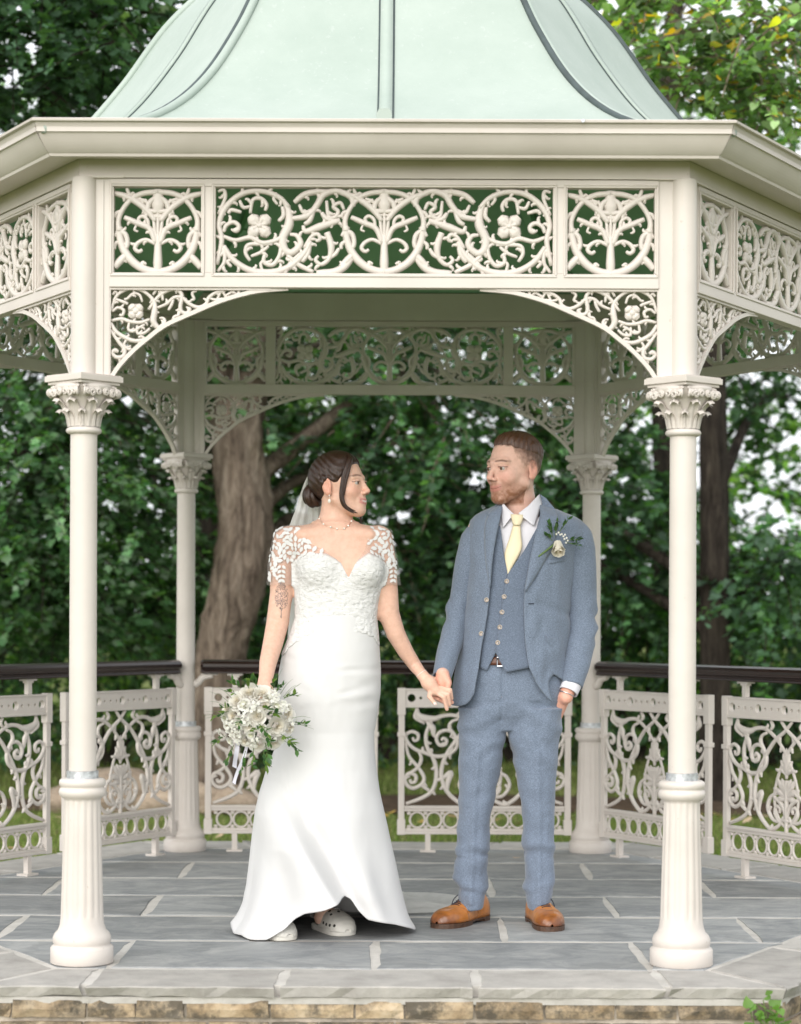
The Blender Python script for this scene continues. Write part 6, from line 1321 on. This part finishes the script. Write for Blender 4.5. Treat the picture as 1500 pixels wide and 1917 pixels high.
# foam clogs
MAT['foam'] = simple('cream_foam_rubber', (.66, .64, .585), .55, .04, 20, .15, 120); MAT['dark'] = simple('hole_shade_colour', (.03, .028, .025), .8)
CL = [(.095, .006, .022, 0, .8), (.092, .026, .036, 0, .8), (.08, .036, .042, 0, .8), (.055, .041, .044, 0, .8), (.03, .043, .047, 0, .8), (.0, .046, .060, 0, .8), (-.03, .050, .070, 0, .78), (-.06, .054, .070, .0, .75), (-.09, .056, .062, -.001, .72), (-.12, .053, .052, -.003, .7), (-.142, .044, .040, -.005, .68), (-.156, .030, .026, -.006, .7), (-.164, .010, .010, -.007, .8)]
def clog(M, label):
    rows = resample_rows(CL); V, F = shoe_upper([r for r in rows if r[0] < .012]); o = obj('clog', mesh('clog', V, F, MAT['foam']), bride, M); solid(o, .004, -1); o['label'] = label
    mb = MB(); prism(mb, outline(resample_rows(CL, 2), .004), 0.0, .026); bevel(mb.obj('sole', MAT['foam'], o, M, True), .005, 3)
    V, F = shoe_upper([(y, w, h*.55, xo, e) for y, w, h, xo, e in rows if r_ok(y)]); solid(obj('heel_rim', mesh('heel_rim', V, [f for f in F], MAT['foam']), o, M), .004, -1) if False else None
    mb = MB(); P = catmull([(-.047, .0, .055), (-.044, .045, .052), (-.03, .090, .056), (0, .108, .058), (.03, .090, .056), (.044, .045, .052), (.047, .0, .055)], 6); mb.tube(P, .011, 8, .3, True, None); mb.obj('heel_strap', MAT['foam'], o, M, True)
    for sg in (-1, 1): mb = MB(); mb.lathe([(.001, 0), (.010, 0), (.010, .004), (.007, .006), (.001, .006)], 14); mb.obj('rivet', MAT['foam'], o, M @ Matrix.Translation((sg*.047, 0, .055)) @ Matrix.Rotation(sg*math.pi/2, 4, 'Y'), True)
    i = 0
    for yy, aa in ((-.055, .28), (-.085, .26), (-.112, .30), (-.136, .42), (-.055, 2.86), (-.085, 2.88), (-.112, 2.84), (-.136, 2.72), (-.05, 1.2), (-.05, 1.94), (-.075, 1.57), (-.08, 1.05), (-.08, 2.1)):
        y, w, h, xo, e = [np.interp(-yy, [-r[0] for r in CL], [r[c] for r in CL]) for c in range(5)]; c_, s_ = math.cos(aa), math.sin(aa)
        p = Vector((xo+w*math.copysign(abs(c_)**e, c_), yy, SB+h*abs(s_)**e)); nn = Vector((c_*h, -.25*h, s_*w)).normalized(); mb = MB(); mb.lathe([(0, -.004), (.0062, -.004), (.0062, .0056), (0, .0056)], 10); mb.obj('vent_hole_disc', MAT['dark'], o, M @ Matrix.Translation(p) @ nn.to_track_quat('Z', 'Y').to_matrix().to_4x4())  # raised dark disc, the shade inside the hole put in as colour
    mb = MB(); P = catmull([(-.012, -.052, .094), (-.004, -.060, .096), (.004, -.052, .096), (.012, -.060, .094)], 4); mb.tube(P, .0022, 5); mb.obj('charm', MAT['chrome'], o, M, True)
def r_ok(y): return y > 0
clog(place(617, 1743, math.radians(30), .9), 'cream foam clog seen whole under the lifted hem'); clog(place(505, 1752, math.radians(34), .88), 'cream foam clog mostly hidden by the hem')
# ------------------------------------------------------------ bouquet and buttonhole
def m_petal():
    t = NT('ivory_petal'); t.col(t.mix(t.attr(), t.ramp(t.noise(40, 3), [(.3, (.93,)*3), (.7, (1,)*3)]), 1.0, 'MULTIPLY')); t.rough(.6); t.spec(.2); tl = t.n('ShaderNodeBsdfTranslucent'); t.l(t.attr(), tl.inputs[0]); ms = t.n('ShaderNodeMixShader'); ms.inputs[0].default_value = .25; t.l(t.b.outputs[0], ms.inputs[1]); t.l(tl.outputs[0], ms.inputs[2]); t.l(ms.outputs[0], t.o.inputs[0]); return t.m
MAT['petal'] = m_petal()
def rose_me(name, rings, cin, cout, seed, cup=.5):
    """unit rose opening towards +z; rings of (count, radius, height, lean, petal size)"""
    g = np.random.default_rng(seed); V = []; F = []; C = []; k = 5
    for ri, (n, r, h, lean, sz) in enumerate(rings):
        for i in range(n):
            a = 2*math.pi*(i+.5*(ri % 2))/n+g.normal(0, .12); d = np.array([math.cos(a), math.sin(a), 0]); t = np.array([-d[1], d[0], 0]); up = np.array([0, 0, 1.]); base = len(V); ln = lean+g.normal(0, .08); s_ = sz*g.uniform(.9, 1.1)
            for jj in range(k):
                v = jj/(k-1); out = ln*v+.25*max(0, v-.7)
                for ii in range(k):
                    u = (ii/(k-1)-.5)*2; w = s_*(.35+.75*math.sin(math.pi*(.15+.72*v))); wrap = (u*w)/(r+.25); rad = r*.55+out*s_*.8
                    p = np.array([math.cos(a+wrap*.9)*rad, math.sin(a+wrap*.9)*rad, 0])+up*(h-.5+v*s_*(1-.35*lean)-.10*s_*u*u*v)
                    V.append(p+g.normal(0, .008, 3)); f = min(1, (ri/(len(rings)-1))*.8+.25*v); C.append(np.array(cin)*(1-f)+np.array(cout)*f)
            F += [(base+j*k+i2, base+j*k+i2+1, base+(j+1)*k+i2+1, base+(j+1)*k+i2) for j in range(k-1) for i2 in range(k-1)]
    return mesh(name, V, F, MAT['petal'], True, np.array(C))
IV, WH = (.80, .73, .58), (.80, .785, .74)
roses = [rose_me('rose', [(3, .10, .42, .10, .5), (4, .22, .40, .22, .55), (5, .42, .36, .32, .6), (6, .62, .28, .55, .65), (7, .82, .18, .85, .7), (8, .95, .08, 1.1, .7)], IV, WH, s) for s in (1, 2, 3)]
lisi = [rose_me('lisianthus', [(2, .08, .35, .1, .4), (4, .3, .3, .5, .75), (5, .5, .2, .9, .85)], (.70, .72, .42), (.80, .79, .75), s) for s in (4, 5)]
YQ = -.27; BC = b3(486, 1345, YQ+.06); BR_ = .138
bq = empty('bouquet', BC, 'round bouquet of white roses and green foliage in the bride\'s hand', 'bouquet')
MAT['stem'] = simple('green_stem', (.10, .16, .05), .6, .2, 40)
def dome(px, py, lift=0.0):
    """point on the flower dome under a photo pixel, with its outward normal"""
    q = b3(px, py, YQ+.06); v = np.array([q[0]-BC[0], 0, q[2]-BC[2]]); r = min(.985, np.linalg.norm(v)/BR_/1.04); n = np.array([v[0]/BR_/1.04, -math.sqrt(max(.02, 1-r*r)), v[2]/BR_/1.04]); n /= np.linalg.norm(n); return BC+np.array([v[0], n[1]*BR_*.85, v[2]])+n*lift, n
def toM(p, n, s, spin): return Matrix.Translation(Vector(p)) @ Vector(n).to_track_quat('Z', 'Y').to_matrix().to_4x4() @ Matrix.Rotation(spin, 4, 'Z') @ Matrix.Diagonal((s, s, s, 1))
fl = [(470, 1296, .048, 0), (495, 1298, .046, 0), (448, 1310, .040, 0), (486, 1338, .038, 0), (523, 1357, .042, 0), (541, 1335, .036, 0), (470, 1356, .034, 0), (516, 1387, .034, 0), (486, 1391, .034, 0), (440, 1338, .034, 0), (446, 1372, .032, 0), (430, 1356, .028, 0), (505, 1372, .026, 0), (428, 1325, .028, 0), (462, 1384, .028, 0), (545, 1362, .026, 0), (500, 1318, .030, 0),
      (462, 1318, .030, 1), (507, 1305, .028, 1), (520, 1320, .026, 1), (425, 1342, .024, 1), (532, 1318, .022, 1), (452, 1352, .024, 1), (435, 1385, .022, 1), (494, 1358, .022, 1), (530, 1380, .022, 1), (474, 1372, .022, 1)]
for i, (x, y, s, k) in enumerate(fl):
    p, n = dome(x, y, .004); obj('rose' if not k else 'lisianthus', (roses if not k else lisi)[i % (3 if not k else 2)], bq, toM(p-n*s*.15, n, s*.82, i*1.3))
g = np.random.default_rng(21); T5 = np.array([(0, 0, .12)]+[((.55 if i % 2 else 1)*math.cos(i*math.pi/5), (.55 if i % 2 else 1)*math.sin(i*math.pi/5), .05+(.12 if i % 2 == 0 else 0)) for i in range(10)]); F5 = [(0, 1+i, 1+(i+1) % 10) for i in range(10)]; V = []; F = []; C = []
for cx, cy, n_, sp in ((452, 1372, 26, 14), (515, 1312, 22, 13), (478, 1322, 18, 11), (505, 1376, 14, 9), (440, 1352, 16, 11), (530, 1322, 14, 9), (465, 1345, 14, 9), (545, 1350, 10, 8), (480, 1385, 10, 9), (425, 1368, 10, 7)):
    for _ in range(n_):
        p, n = dome(cx+g.normal(0, sp*.6), cy+g.normal(0, sp*.6), g.uniform(.012, .024)); Mx = toM(p, n+g.normal(0, .3, 3), g.uniform(.0065, .0095), g.uniform(0, 6)); b = len(V); V += [tuple(Mx @ Vector(t)) for t in T5]; F += [tuple(b+np.array(f)) for f in F5]; C += [(.76, .76, .62)]+[(.82, .81, .79)]*10
o = obj('filler_blossoms', mesh('filler_blossoms', V, F, MAT['petal'], False, np.array(C)), bq); o['kind'] = 'stuff'
def sprig(parent, p, d, L, n, leaf, kind, pal, seed, name='leaf_sprig', droop=.25):
    g = np.random.default_rng(seed); d = np.array(d, float); d /= np.linalg.norm(d); P = np.array([np.array(p)+d*L*t+np.array([0, -.02*t, -droop*L*t*t]) for t in np.linspace(0, 1, 9)]); mb = MB(); mb.tube(P, np.linspace(.0015, .0007, 9), 5); st = mb.obj(name, MAT['stem'], parent)
    Q = np.array([np.interp(t, np.linspace(0, 1, 9), P[:, k]) for t in np.linspace(.25, 1, n) for k in range(3)]).reshape(-1, 3); az = math.atan2(d[1], d[0])+np.where(np.arange(n) % 2, 1, -1)*g.uniform(.3, 1.0, n); el = math.asin(max(-1, min(1, d[2])))+g.normal(0, .45, n)
    obj('leaves', leaves_mesh('leaves', Q, az, el, g.normal(0, .5, n), leaf*g.uniform(.7, 1.2, n), palette(g, n, pal), kind, MAT['leaf']), st)
GP = [(.05, .12, .035), (.07, .15, .05), (.045, .10, .04), (.13, .20, .05)]
for i, (x, y, dx_, dz, L, n, lf) in enumerate(((518, 1296, .6, .8, .05, 9, .024), (534, 1306, .9, .5, .06, 10, .024), (498, 1322, .3, .1, .04, 9, .024), (508, 1334, .8, .3, .045, 9, .026), (548, 1350, 1, .1, .055, 9, .022), (538, 1378, .8, -.6, .055, 12, .026), (528, 1372, .9, -.3, .05, 10, .026), (500, 1388, .3, -1, .05, 9, .026), (478, 1398, 0, -1, .05, 8, .024), (495, 1402, .4, -1, .05, 8, .026), (462, 1404, -.2, -1, .06, 8, .022), (446, 1300, -.6, .5, .04, 7, .022), (440, 1322, -.8, .2, .045, 8, .024), (432, 1330, -1, -.1, .05, 8, .024), (424, 1376, -1, -.5, .04, 8, .024), (440, 1394, -.5, -1, .045, 8, .026), (458, 1340, -.3, -.6, .035, 7, .026), (488, 1352, .7, -.4, .05, 8, .028), (476, 1366, .5, .5, .04, 7, .026), (470, 1290, -.3, 1, .04, 8, .03), (486, 1286, -.6, 1, .05, 9, .032), (510, 1288, .4, 1, .045, 8, .028), (455, 1288, -.8, .8, .05, 7, .028), (500, 1368, .6, -.7, .04, 7, .026))):
    p, n_ = dome(x, y, .012); sprig(bq, p-n_*.012, (dx_, n_[1]*.7, dz), L, n, lf, 'oval', GP if i % 3 else GP[2:], 200+i)
for i in range(16):                                                                                             # wispy grass ends
    a = rnd.uniform(-1.0, 1.15) if i % 3 else rnd.uniform(2.4, 3.6); x, y = 487+62*math.cos(a), 1344-60*math.sin(a); p, n_ = dome(x, y, 0); d = np.array([math.cos(a), -.25, math.sin(a)]); P = catmull([p, p+d*.035+np.array([0, 0, .006]), p+d*.07*rnd.uniform(.8, 1.2)], 5); mb = MB(); mb.tube(P, np.linspace(.0011, .0004, len(P)), 4); mb.obj('grass_wisp', MAT['stem'], bq)
mb = MB()                                                                                                       # bound stems under the hand
for i in range(9): a = i*.7; mb.tube([BC+np.array([.012*math.cos(a), .05, .03+.012*math.sin(a)]), b3(495+3*math.cos(a), 1300+4*math.sin(a), YQ+.09), b3(496+4*math.cos(a), 1272, YQ+.15)], .004, 6)
mb.obj('stems', MAT['stem'], bq)
MAT['ribbon'] = m_cotton('pale_lilac_ribbon', (.70, .69, .78), .1, .4)
for k, pts in enumerate(([(446, 1385), (444, 1402), (441, 1420), (439, 1436)], [(462, 1398), (456, 1420), (446, 1442), (438, 1466)])):
    P = catmull([b3(x, y, YQ+.02-.01*math.sin(i*1.5)) for i, (x, y) in enumerate(pts)], 6); V = []
    for i, q in enumerate(P): w = .0075*(1 if k == 0 else .75)*(1 if i < len(P)-1 else 1.05); tw = .35*math.sin(i*.35+k); V += [q+np.array([-w*math.cos(tw), w*math.sin(tw), .002]), q+np.array([w*math.cos(tw), -w*math.sin(tw), -.002*(i == len(P)-1)*3])]
    obj('ribbon', mesh('ribbon', V, [(2*i, 2*i+1, 2*i+3, 2*i+2) for i in range(len(P)-1)], MAT['ribbon']), bq)
# buttonhole on the groom's lapel
def lap(px, py, off=.03): return np.array(gsurf(px, py, off))
bt = empty('boutonniere', lap(1043, 1020), 'white rosebud boutonniere with fern on the groom\'s lapel', 'flower')
bud = rose_me('rosebud', [(3, .10, .5, .05, .62), (4, .26, .46, .12, .7), (5, .42, .38, .2, .8), (5, .55, .28, .34, .85)], (.74, .66, .50), (.80, .76, .66), 9)
obj('rosebud', bud, bt, Matrix.Translation(Vector(lap(1045, 1021, .045))) @ Vector((.06, -.62, -.8)).to_track_quat('Z', 'Y').to_matrix().to_4x4() @ Matrix.Diagonal((.045, .045, .062, 1)))
mb = MB(); P = catmull([lap(1039, 1018, .03), lap(1024, 1030, .03), lap(1008, 1042, .028)], 5); mb.tube(P, np.linspace(.0042, .0034, len(P)), 8); mb.obj('stem', MAT['stem'], bt, None, True)
for i, (x, y, dx_, dz, L) in enumerate(((1040, 1002, .1, 1, .055), (1046, 998, .6, .9, .06), (1035, 1005, -.3, 1, .05), (1060, 1012, 1, .15, .045), (1062, 1016, 1, -.2, .045), (1034, 1012, -.5, .5, .03))): sprig(bt, lap(x, y, .03), (dx_, -.15, dz), L, 10, .022, 'oval', GP[:3], 300+i, 'fern_sprig', .05)
V = []; F = []; C = []
for (x, y) in [(1052, 1000), (1055, 1004), (1058, 1001), (1061, 1007), (1057, 1009), (1063, 1012), (1046, 997), (1049, 1001), (1060, 1016), (1042, 1000)]:
    Mx = toM(lap(x, y, .045), (.1, -1, .1), .005, x); b = len(V); V += [tuple(Mx @ Vector(t)) for t in T5]; F += [tuple(b+np.array(f)) for f in F5]; C += [(.8, .78, .7)]*11
o = obj('filler_blossoms', mesh('filler_blossoms', V, F, MAT['petal'], False, np.array(C)), bt); o['kind'] = 'stuff'
